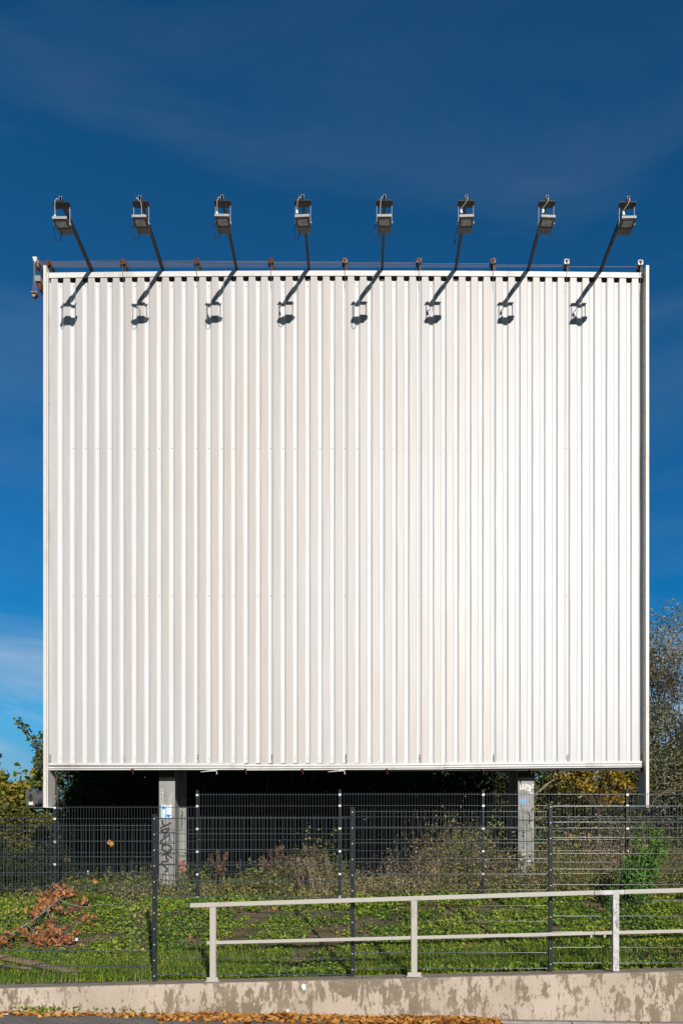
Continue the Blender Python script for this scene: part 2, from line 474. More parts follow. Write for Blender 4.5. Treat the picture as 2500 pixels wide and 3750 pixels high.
# ------------------------------------------------------------------ low concrete wall
def build_wall():
    root = empty('retaining_wall', (0, 9.3, 0), 'low stained beige concrete wall running along the pavement below the fence', 'wall')
    n = 120
    rows = []
    V, Fc = [], []
    prof = lambda x: [(9.13, road_z(x) - .1), (9.13, road_z(x) + .02), (9.131, (road_z(x) + wall_top(x)) / 2), (9.130, wall_top(x) - .03), (9.142, wall_top(x) - .012), (9.16, wall_top(x) - .003)]
    rg = random.Random(3)
    for i in range(n + 1):
        x = -16 + 32 * i / n
        for k, (y, z) in enumerate(prof(x)):
            j = (rg.uniform(-.006, .004) if k in (3, 4) else 0)
            V.append((x, y + j * .6, z + j))
    m = 6
    for i in range(n):
        for k in range(m - 1):
            Fc.append((i * m + k, (i + 1) * m + k, (i + 1) * m + k + 1, i * m + k + 1))
    mb = MB(); mb.add(V, Fc); mb.build('wall_face', M['wall'], root, sm=False)
    mb = MB()
    for i in range(16):
        x0 = -16 + 2 * i; x1 = x0 + 1.994
        vs = [(x, y, z) for x in (x0, x1) for (y, z) in ((9.155, wall_top(x) - .2), (9.52, wall_top(x) - .2), (9.155, wall_top(x)), (9.52, wall_top(x) + .002))]
        mb.add(vs, [(0, 2, 3, 1), (4, 5, 7, 6), (0, 4, 6, 2), (1, 3, 7, 5), (2, 6, 7, 3)])
    mb.build('coping', M['walltop'], root)
    # back of wall, buried
    mb = MB(); mb.add([(-16, 9.521, road_z(-16) - .1), (16, 9.521, road_z(16) - .1), (16, 9.521, wall_top(16)), (-16, 9.521, wall_top(-16))], [(0, 1, 2, 3)])
    mb.build('wall_back', M['walltop'], root)
    return root
build_wall()

# ------------------------------------------------------------------ handrail
def build_handrail():
    Y = 9.25
    root = empty('handrail', (WX(489, Y), Y, wall_top(-1.8)), 'grey white two bar metal handrail standing on the low concrete wall', 'railing')
    tx = [(437, 2080.5), (1364, 2051), (1900, 2036)]
    mx = [(475, 2166.5), (1412, 2143), (1900, 2131)]
    def zt(px): return WZ(np.interp(px, [t[0] for t in tx], [t[1] for t in tx]), Y)
    def zm(px): return WZ(np.interp(px, [t[0] for t in mx], [t[1] for t in mx]), Y)
    for a, b, mat, dz in ((437, 1363, 'rail', 0), (1364.5, 1432, 'scuffed', -.004), (1432.3, 1900, 'rail', -.002)):
        mb = MB(); mb.beam((WX(a, Y), Y, zt(a) + dz), (WX(b, Y), Y, zt(b) + dz), .045, .056)
        o = mb.build('top_rail', M[mat], root, bevel=.004)
        if mat == 'scuffed': o['label'] = 'scuffed whiter section of the top rail'
    for a, b in ((475, 1363), (1364.2, 1900)):
        mb = MB(); mb.beam((WX(a, Y), Y + .004, zm(a)), (WX(b, Y), Y + .004, zm(b)), .032, .042)
        mb.build('mid_rail', M['rail'], root, bevel=.003)
    for px in (1357, 1388):
        mb = MB(); mb.box((WX(px, Y), Y, zm(px) - .04), (.024, .02, .03))
        mb.build('rail_clip', M['rail'], root)
    for i, px in enumerate((489.5, 950.5, 1412.5, 1874)):
        x = WX(px, Y); zb = wall_top(x) + .002
        mb = MB(); mb.bbox(x - .038, x + .038, Y - .034, Y - .0245 + .05, zb + .006, zt(px) - .03)
        post = mb.build('post', M['scuffed' if i == 2 else 'rail'], root, bevel=.004)
        if i == 2: post['label'] = 'post with scribbled black letters and scuffed white paint'
        if i != 2:
            mb = MB()
            mb.box((x, Y - .005, zb + .008), (.20 if i == 1 else .165, .13, .012))
            mb.box((x, Y - .05, zb + .035), (.17 if i == 1 else .14, .012, .05))
            mb.build('base_plate', M['rail'], post, bevel=.002)
        # pen marks
        y = Y - .036
        if i == 2:
            def c(cx, cy): p = W((2200 + cx / 6.72) / 1.5944, (3210 + cy / 6.72) / 1.5944, Y); return (p.x + .002, p.z)
            mb = MB()
            for s in ([(370, 500), (325, 525), (330, 555), (390, 560), (400, 600), (350, 610)], [(345, 675), (350, 790), (390, 785)], [(330, 680), (415, 690)],
                      [(365, 850), (335, 905), (300, 950)], [(310, 895), (360, 905)], [(350, 1020), (380, 1025)],
                      [(310, 1105), (400, 1095), (345, 1150), (395, 1180), (365, 1260), (320, 1110)], [(345, 1120), (375, 1265)], [(385, 1190), (400, 1300)],
                      [(310, 2170), (410, 2180)], [(320, 2230), (370, 2220), (360, 2290)], [(330, 2225), (335, 2295)]):
                mb.stroke([c(*p) for p in s], .006, y)
            mb.build('scribble', M['paint_grey'], post)
        if i == 1:
            def c(cx, cy): p = W((1480 + cx / 6.19) / 1.5944, (3200 + cy / 6.19) / 1.5944, Y); return (p.x, p.z)
            mb = MB()
            for s in ([(195, 685), (230, 700), (200, 725)], [(200, 745), (235, 720)], [(185, 790), (215, 770), (225, 800)], [(175, 820), (210, 830), (175, 850), (215, 860)],
                      [(180, 890), (215, 885), (210, 925), (175, 930)], [(195, 950), (215, 970), (195, 1000), (170, 975), (195, 950)], [(165, 1310), (190, 1310), (210, 1295)]):
                mb.stroke([c(*p) for p in s], .003, y)
            mb.build('scribble', M['paint_grey'], post)
build_handrail()

# ------------------------------------------------------------------ mesh fences
def panel_mesh(name, length, height, wire_gap, rows, mat, vr=.0024, hr=.0037):
    """double wire mesh panel: x 0..length, top wire at z = 0 hanging down"""
    mb = MB()
    n = int(round(length / .05))
    bot = -wire_gap * rows
    for k in range(n):
        x = .025 + k * .05
        mb.tube([(x, 0, .03), (x, 0, bot - .01)], vr, 5, cap=False)
    for r in range(rows + 1):
        z = -wire_gap * r
        for dy in (-.007, .007):
            mb.tube([(0, dy, z), (length, dy, z)], hr, 8, cap=False)
    o = mb.build(name, mat, None, sm=True)
    return o

def build_fence(Y, posts, tops, post_top, rows, mat, label, post_size, clamp, ground_z, gap=.2):
    x0 = WX(posts[0], Y)
    root = empty('mesh_fence', (x0, Y, ground_z(x0)), label, 'fence')
    tops = list(tops) + [tops[-1]]
    protos = {}
    wid, dep = post_size
    for i, px in enumerate(posts):
        x = WX(px, Y)
        zt = WZ(post_top[i], Y)
        mb = MB(); mb.bbox(x - wid / 2, x + wid / 2, Y - .012 - dep, Y - .012, ground_z(x) - .02, zt)
        mb.box((x, Y - .012 - dep / 2, zt + .006), (wid + .006, dep + .006, .012))
        post = mb.build('post', mat, root, bevel=.003)
        if i < len(posts) - 1:
            x2 = WX(posts[i + 1], Y)
            L = x2 - x - .004
            key = round(L, 2)
            if key not in protos: protos[key] = panel_mesh('mesh_panel', L, 0, gap, rows, M['wire']); p = protos[key]
            else:
                p = protos[key].copy(); COL.objects.link(p)
            p.parent = root
            p.location = Vector((x + .002, Y, WZ(tops[i], Y))) - root.location
        if clamp:
            z = WZ(min(tops[i], tops[max(0, i - 1)]), Y) - .012
            zlow = ground_z(x) + .06
            k = 0
            if clamp == 'dot': step, w, h = gap, .018, .018
            else: step, w, h = None, .042, .036
            zs = []
            if step:
                while z - k * step > zlow: zs.append(z - k * step); k += 1
            else:
                zs = [z - .005, z - .2] + [z - .2 - .4 * j for j in range(1, 6) if z - .2 - .4 * j > zlow - .05]
            for zc in zs:
                if px < -60 or px > 1640: continue
                mb = MB()
                if clamp == 'dot':
                    mb.tube([(x - .002, Y - .010 - dep, zc), (x - .002, Y - .020 - dep, zc)], [.0095, .007], 8)
                else:
                    mb.box((x, Y - .016 - dep, zc), (w, .010, h)); mb.tube([(x, Y - .020 - dep, zc), (x, Y - .027 - dep, zc)], .008, 8)
                mb.build('clamp', M['clamp'], post)
    return root

def near_fence():
    Y = 9.45
    posts = [357 - 452.5 * 2, 357 - 452.5, 357, 809.5, 1262, 1714.5, 2167]
    tops = [1931, 1897, 1880, 1865, 1853, 1843]
    pt = [1925, 1891, 1874, 1858, 1847, 1835, 1825]
    build_fence(Y, posts, tops, pt, 10, M['fence'], 'nearest dark wire mesh fence on the concrete wall, posts dotted with small bright bolts', (.049, .04), 'dot', wall_top)
near_fence()
def mid_fence():
    Y = 13.08
    posts = [130 - 652, 130 - 326, 130, 455, 780.5, 1108, 1437, 1763, 2089]
    tops = [1895, 1881, 1855, 1826, 1825, 1825, 1825, 1825]
    pt = [1888, 1872, 1852, 1818, 1817, 1817, 1816, 1816, 1816]
    build_fence(Y, posts, tops, pt, 8, M['fence'], 'dark wire mesh fence on the bank before the billboard columns, with square bright clamps', (.043, .06), 'square', lambda x: gz(x, Y))
mid_fence()
def far_fence():
    Y = 17.0
    posts = [303 - 251 * 2, 303 - 251, 303, 553, 804, 1054, 1303, 1553, 1804]
    tops = [1926, 1926, 1922, 1922, 1920, 1890, 1882, 1882]
    pt = [1918, 1918, 1914, 1914, 1912, 1884, 1874, 1874, 1874]
    build_fence(Y, posts, tops, pt, 8, M['fence_far'], 'rearmost dark wire mesh fence behind the billboard columns, before the bushes', (.042, .06), None, lambda x: gz(x, Y))
far_fence()

# ------------------------------------------------------------------ billboard
BY = 13.6                      # plane of the raised pans
PXM = F / BY                   # survey px per metre there
def BX(px): return (px - CX) / PXM
def BZ(py): return EYE + (HY - py) / PXM

def arch(x):                   # the long top edge is very slightly bowed
    return -.040 * ((x - BX(800)) / 5.5) ** 2

def build_billboard():
    root = empty('billboard', (0, 13.8, gz(0, 13.8)), 'huge blank billboard of white corrugated sheet on two graffitied steel columns', 'billboard')
    pitch, depth = BX(28.37) - BX(0), .025
    zt, zb = BZ(622), BZ(1757)
    xl, xr = BX(104), BX(1480)
    # section across: (x, y offset) list
    prof = []
    val_flag = []
    def put(x, y, valley): prof.append((x, y)); val_flag.append(valley)
    put(xl, .0, False)
    wv = .106                   # opening of a recess
    for k in range(49):
        xc = BX(110.6 + 28.37 * k)
        a, b = xc - wv / 2, xc + wv / 2
        if k == 0: a = xl + .004
        put(a - .004, 0, False); put(a + .001, .002, True); put(a + .027, depth - .002, True); put(a + .033, depth, True)
        put(b - .033, depth, True); put(b - .027, depth - .002, True); put(b - .001, .002, True); put(b + .004, 0, False)
    put(xr, 0, False)
    rows = 16
    V, Fc = [], []
    n = len(prof)
    rg = random.Random(8)
    wob = [[rg.uniform(-.0016, .0016) for _ in range(n)] for _ in range(rows + 1)]
    for r in range(rows + 1):
        t = r / rows
        for i, (x, y) in enumerate(prof):
            z1 = zt + arch(x) - .03
            if val_flag[i]: z1 -= .135
            V.append((x, BY + y + wob[r][i // 8 * 8 % n], zb + (z1 - zb) * t))
    for r in range(rows):
        for i in range(n - 1):
            Fc.append((r * n + i, r * n + i + 1, (r + 1) * n + i + 1, (r + 1) * n + i))
    mb = MB(); mb.add(V, Fc)
    o = mb.build('cladding', M['clad'], root)
    # move the object origin so that material object coordinates have y = 0 on the pans
    o.data.transform(Matrix.Translation((0, -BY, 0))); o.matrix_parent_inverse = Matrix.Identity(4); o.location = Vector((0, BY, 0)) - Vector(root.location)
    # cap along the top, bowed
    mb = MB()
    N = 40
    for i in range(N):
        x0 = xl + .03 + (xr - xl - .03) * i / N; x1 = xl + .03 + (xr - xl - .03) * (i + 1) / N
        vs = []
        for x in (x0, x1):
            a = zt + arch(x)
            vs += [(x, BY - .012, a - .095), (x, BY - .012, a), (x, BY + .30, a + .012), (x, BY - .006, a - .095), (x, BY - .006, a - .012), (x, BY + .30, a)]
        mb.add(vs, [(0, 6, 7, 1), (1, 7, 8, 2), (3, 4, 10, 9), (4, 5, 11, 10), (0, 3, 9, 6)])
    mb.build('top_cap', M['trim'], root)
    # rear sheet and frame
    mb = MB(); mb.bbox(xl, xr, BY + .27, BY + .29, zb + .02, zt - .07)
    for z in np.linspace(zb + .15, zt - .25, 7): mb.bbox(xl + .02, xr - .02, BY + .06, BY + .16, z - .05, z + .05)
    mb.build('rear_frame', M['back'], root)
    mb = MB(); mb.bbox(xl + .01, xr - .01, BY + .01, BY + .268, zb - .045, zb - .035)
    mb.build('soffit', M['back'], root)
    # bottom trim in three lengths, each of stepped strips
    segs = [(105, 563, 1753.5, 1754.5), (563.6, 1020, 1756, 1753.5), (1020.6, 1480.5, 1753, 1748.8)]
    for i, (a, b, ya, yb) in enumerate(segs):
        mb = MB()
        for (off, h, pr) in ((2.9, 5.2, .030), (8.6, 4.2, .026), (13.2, 2.4, .020)):
            sk = 2.5 if (i == 0 and off > 8) else 0
            mb.beam((BX(a), BY - pr / 2 + .01, BZ(ya + off + sk * .8)), (BX(b), BY - pr / 2 + .01, BZ(yb + off)), pr + .02, h / PXM)
        mb.build('bottom_trim', M['trim'], root, bevel=.003)
    # dark seam behind the strips
    mb = MB(); mb.bbox(BX(108), BX(1478), BY + .012, BY + .02, zb - .11, zb + .03); mb.build('drip_channel', M['back'], root)
    # side flanges: outward front strip plus web running back
    for s, (xw, xo) in (('l', (BX(109.4), -1)), ('r', (BX(1480.8), 1))):
        zt2, zb2 = WZ(606, 13.44), WZ(1855, 13.44)
        xn = WX(105, 13.44) if xo < 0 else WX(1484.3, 13.44)
        mb = MB()
        mb.bbox(min(xn, xn + xo * .005), max(xn, xn + xo * .005), 13.47, 13.85, zb2, zt2)
        mb.bbox(min(xn, xn + xo * .055), max(xn, xn + xo * .055), 13.464, 13.4695, zb2, zt2)
        if xo < 0:
            mb.bbox(xn + .001, xn + .016, 13.50, 13.512, zb2, zt2 - .1)
        mb.build('side_flange', M['flange'], root)
        mb = MB()
        for k in range(24):
            z = zb2 + .25 + k * (zt2 - zb2 - .4) / 23
            mb.tube([(xn - xo * .001, 13.53, z), (xn - xo * .006, 13.53, z)], .008, 6)
        so = mb.build('flange_screws', M['back'], root); so['kind'] = 'stuff'
    mb = MB(); mb.box((WX(120, 13.5), 13.55, WZ(1856, 13.5)), (.22, .25, .012)); mb.build('foot_plate', M['flange'], root)
    # screws in the recesses
    mb = MB()
    for k in range(49):
        xc = BX(110.6 + 28.37 * k)
        for py in (655, 1028, 1368, 1742):
            if (k * 7 + py) % 5 == 0 and py != 655: continue
            mb.tube([(xc, BY + depth, BZ(py)), (xc, BY + depth - .007, BZ(py))], .0075, 6)
    so = mb.build('screws', M['lampgrey'], root); so['kind'] = 'stuff'
    # hooks hanging under the trim
    for px, rusty in ((305, 1), (497, 0), (564, 1), (694, 1), (790, 0), (888, 1), (1108, 1), (1218, 1), (1282, 1), (1394, 1)):
        x = BX(px); z = BZ(1771)
        mb = MB(); mb.box((x, BY - .01, z + .02), (.045, .05, .02)); mb.tube([(x, BY - .03, z + .02), (x + .005, BY - .03, z - .02), (x + .02, BY - .03, z - .05), (x + .006, BY - .03, z - .07)], .007, 6)
        if not rusty: mb.beam((x, BY - .02, z + .005), (x - .30, BY + .05, z - .005), .02, .025)
        mb.build('hook', M['rust' if rusty else 'white_steel'], root)
    # rust runs at the lower ends of the rope recesses
    mb = MB()
    for j in range(9):
        x = BX(112 + 169.7 * j) + .028
        mb.stroke([(x, BZ(1752)), (x + .003, BZ(1743)), (x, BZ(1733))], .012, BY - .004)
    so = mb.build('rust_marks', M['halfrust'], root); so['kind'] = 'stuff'
    # columns
    def column(px, lab):
        yf, yb = 13.93, 14.85
        x = WX(px, yf); w = .30
        zt2 = BZ(1757) + .2; zb2 = gz(x, 14.1) - .1
        mb = MB()
        mb.bbox(x - w / 2, x + w / 2, yf, yf + .022, zb2, zt2)
        mb.bbox(x - w / 2, x + w / 2, yb - .022, yb, zb2, zt2)
        mb.bbox(x - .009, x + .009, yf + .022, yb - .022, zb2, zt2)
        c = mb.build('column', M['galv'], root, bevel=.002)
        c['label'] = lab
        mb = MB(); zc = gz(x, 13.8) + .05
        mb.bbox(x - .23, x + .25, 13.85, 14.95, zc, zc + .03)
        for xx in (x - .19, x + .2):
            for yy in (13.89, 14.43, 14.91): mb.tube([(xx, yy, zc + .03), (xx, yy, zc + .08)], .02, 6)
        mb.bbox(x - .28, x + .30, 13.83, 14.99, zc - .4, zc - .02)
        mb.build('base_plate', M['galv'], c)
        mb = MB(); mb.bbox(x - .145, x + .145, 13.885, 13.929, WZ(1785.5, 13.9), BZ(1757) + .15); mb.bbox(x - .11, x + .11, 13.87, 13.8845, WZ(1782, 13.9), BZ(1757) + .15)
        mb.build('column_top_shade', M['back'], c)  # dark box added to deepen the shade at the column top
        return c, x
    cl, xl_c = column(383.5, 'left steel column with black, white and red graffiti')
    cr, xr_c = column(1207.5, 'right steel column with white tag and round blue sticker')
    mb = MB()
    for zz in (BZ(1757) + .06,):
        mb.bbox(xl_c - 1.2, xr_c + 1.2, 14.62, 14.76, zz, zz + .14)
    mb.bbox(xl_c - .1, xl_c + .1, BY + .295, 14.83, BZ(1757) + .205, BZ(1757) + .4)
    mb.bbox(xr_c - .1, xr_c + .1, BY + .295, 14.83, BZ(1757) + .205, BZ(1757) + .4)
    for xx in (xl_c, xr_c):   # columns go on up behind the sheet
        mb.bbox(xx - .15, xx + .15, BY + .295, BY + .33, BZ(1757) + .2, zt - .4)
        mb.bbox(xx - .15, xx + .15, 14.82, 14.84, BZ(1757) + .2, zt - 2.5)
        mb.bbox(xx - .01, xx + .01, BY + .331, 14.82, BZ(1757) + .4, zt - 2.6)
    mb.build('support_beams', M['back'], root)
    # ---- graffiti, left column (front plate and rear plate)
    YF = 13.93 - .0015; YB = 14.85 - .022 - .0015
    def c2(cx, cy, Y=YF): p = W((540 + cx / 7.127) / 1.5944, (2960 + cy / 7.127) / 1.5944, Y); return (p.x, p.z)
    def c1(cx, cy, Y=YF): p = W((540 + cx / 7.127) / 1.5944, (2780 + cy / 7.127) / 1.5944, Y); return (p.x, p.z)
    def ell(cx, cy, rx, ry, n=14, a0=0): return [(cx + rx * math.cos(a0 + 2 * math.pi * k / n), cy + ry * math.sin(a0 + 2 * math.pi * k / n)) for k in range(n + 1)]
    mb = MB()
    for s in ([(382, 330), (395, 400), (425, 455)], [(612, 392), (480, 460), (345, 525)], [(350, 600), (450, 555), (562, 525), (535, 600), (500, 650), (430, 640), (352, 598)],
              [(530, 590), (480, 670), (420, 755)], [(565, 700), (470, 780), (355, 860), (350, 910), (385, 955), (440, 950), (490, 900)], ell(503, 1052, 122, 88),
              [(390, 1238), (480, 1190), (600, 1150)], [(470, 1190), (550, 1240), (635, 1300)], [(478, 1235), (500, 1310), (535, 1350), (520, 1400), (420, 1400), (372, 1430), (385, 1480), (470, 1545), (520, 1590), (515, 1650), (450, 1665)],
              [(405, 1735), (435, 1735)]):
        mb.stroke([c2(*p) for p in s], .033, YF - .002)
    g = mb.build('graffiti', M['paint_black'], cl); g['label'] = 'bold black letters running down the column'
    mb = MB()
    for s in (ell(370, 830, 40, 55), ell(365, 930, 35, 55), ell(370, 1040, 40, 60), ell(375, 1150, 30, 50), [(420, 780), (410, 900), (400, 1000), (410, 1200)], [(600, 900), (640, 900), (640, 1000), (600, 1000), (600, 1180), (640, 1180)], [(570, 950), (570, 1170)]):
        mb.stroke([c1(*p) for p in s], .011, YF - .001)
    mb.build('graffiti', M['paint_chalk'], cl)
    mb = MB()
    for s in ([(440, 860), (420, 950), (470, 960)], [(400, 1085), (470, 1085)], [(470, 560), (500, 540)]):
        mb.stroke([c1(*p) for p in s], .008, YF - .001)
    mb.build('graffiti', M['paint_grey'], cl)
    # pasted paper with blue print
    mb = MB()
    def rect(f, x0, y0, x1, y1, y): a = f(x0, y0); b = f(x1, y1); return [(a[0], y, a[1]), (b[0], y, a[1]), (b[0], y, b[1]), (a[0], y, b[1])]
    mb.add(rect(c1, 358, 1205, 490, 1560, YF - .001), [(0, 1, 2, 3)])
    mb.add(rect(c1, 500, 1200, 635, 1555, YF - .0012), [(0, 1, 2, 3)])
    st = mb.build('pasted_paper', M['paper'], cl)
    mb = MB()
    for s in ([(370, 1230), (370, 1400)], [(500, 1215), (560, 1230)], [(495, 1240), (495, 1560)], [(440, 1520), (460, 1440)], [(380, 1440), (360, 1500)]):
        mb.stroke([c1(*p) for p in s], .022, YF - .003)
    mb.build('graffiti', M['lightblue'], cl)
    mb = MB()
    for s in ([(400, 1290), (450, 1300)], [(510, 1475), (600, 1480)], [(530, 1500), (560, 1510)], [(410, 1240), (440, 1270)]):
        mb.stroke([c1(*p) for p in s], .03, YF - .0045)
    mb.build('graffiti', M['blue'], cl)
    mb = MB()
    for s in ([(560, 620), (570, 900)], [(610, 640), (600, 860)], [(330, 350), (340, 420)], [(560, 1270), (575, 1420)]):
        mb.stroke([c2(*p) for p in s], .04, YF - .0008)
    mb.build('graffiti', M['paint_violet'], cl)
    mb = MB()
    for s in ([(855, 1400), (935, 1390), (940, 1440), (870, 1470), (935, 1475)], ell(905, 1535, 42, 42), [(965, 1575), (880, 1620), (935, 1640), (870, 1650), (940, 1690), (880, 1720), (885, 1600)], [(930, 1790), (885, 1800), (880, 1880), (930, 1870)], [(870, 1410), (940, 1460)], [(880, 1890), (930, 1890)]):
        mb.stroke([c2(*p, YB) for p in s], .022, YB - .002)
    mb.build('graffiti', M['paint_red'], cl)
    mb = MB()
    for s in ([(885, 150), (870, 230), (905, 190), (870, 290), (915, 260), (865, 360), (920, 330), (870, 440), (920, 400), (860, 520), (915, 480), (905, 600)], [(930, 1190), (925, 1300)]):
        mb.stroke([c2(*p, YB) for p in s], .010, YB - .001)
    for s in ([(850, 1190), (900, 1280), (940, 1190)], [(860, 1350), (920, 1420), (880, 1500)]):
        mb.stroke([c1(*p, YB) for p in s], .016, YB - .001)
    mb.build('graffiti', M['paint_black'], cl)
    # ---- right column
    def c3(cx, cy): p = W((1860 + cx / 10.22) / 1.5944, (2790 + cy / 10.22) / 1.5944, YF); return (p.x, p.z)
    mb = MB()
    for s in ([(450, 1030), (470, 875), (545, 845), (520, 900)], [(520, 900), (585, 880), (545, 970), (612, 1000), (455, 1030)], [(655, 825), (640, 1055)],
              [(670, 1040), (690, 870), (770, 880), (755, 935), (685, 950)], [(790, 900), (780, 1080), (705, 1070)], [(845, 855), (815, 1130)],
              [(845, 860), (935, 870), (915, 970), (830, 1000)], [(815, 1160), (880, 1190), (945, 1190)]):
        mb.stroke([c3(*p) for p in s], .021, YF - .002)
    g = mb.build('graffiti', M['paint_white'], cr); g['label'] = 'white angular letters near the top of the column'
    mb = MB()
    for s in ([(415, 1160), (450, 1200), (500, 1100), (560, 1180), (620, 1090), (640, 1150), (560, 1120), (700, 1190), (460, 1220)], [(660, 1020), (720, 1110), (850, 1080), (800, 1170)], [(520, 1360), (560, 1400)],
              [(790, 1450), (850, 1440)], [(790, 1480), (850, 1570)], [(750, 1050), (700, 1180)]):
        mb.stroke([c3(*p) for p in s], .010, YF - .001)
    mb.build('graffiti', M['paint_grey'], cr)
    mb = MB()
    for s in ([(460, 1640), (500, 1760), (540, 1880), (560, 2300)], [(560, 1780), (640, 1880), (760, 1860)], [(640, 1900), (680, 2000)], [(790, 1990), (830, 2180)], [(680, 2180), (600, 2300), (680, 2330)], [(790, 2000), (780, 2350)]):
        mb.stroke([c3(*p) for p in s], .028, YF - .001)
    def c4(cx, cy): p = W((1850 + cx / 9.043) / 1.5944, (2980 + cy / 9.043) / 1.5944, YF); return (p.x, p.z)
    for s in ([(640, 300), (700, 420), (760, 300)], [(560, 470), (590, 620), (580, 780)], [(480, 920), (560, 1020), (640, 1100)], [(700, 1000), (760, 1060), (740, 960), (830, 930)], [(560, 880), (770, 840)], [(480, 1630), (930, 1610)], [(690, 1680), (760, 1780)]):
        mb.stroke([c4(*p) for p in s], .014, YF - .001)
    mb.build('graffiti', M['paint_grey'], cr)
    mb = MB()
    for s in ([(870, 290), (890, 460)], [(830, 480), (930, 470)], [(820, 560), (930, 595)], [(560, 1240), (660, 1230)], [(540, 1300), (660, 1300), (560, 1400)], [(740, 1290), (860, 1300)], [(560, 1540), (660, 1590), (800, 1580), (850, 1540)], [(500, 1400), (510, 1560)]):
        mb.stroke([c4(*p) for p in s], .024, YF - .0012)
    mb.build('graffiti', M['paint_white'], cr)
    sx, sz = c3(560, 1490)
    mb = MB()
    def disc(r, y, mi): mb.add([(sx + r * math.cos(a), y, sz + r * math.sin(a)) for a in np.linspace(0, 2 * math.pi, 24, endpoint=False)], [tuple(range(24))], mi)
    disc(.058, YF - .0035, 0); disc(.049, YF - .005, 1)
    mb.stroke([(sx - .025, sz + .005), (sx - .005, sz - .02), (sx + .03, sz + .022)], .014, YF - .0065, mi=2)
    mb.build('sticker', [M['lightblue'], M['blue'], M['lightblue']], cr)
    return root
build_billboard()

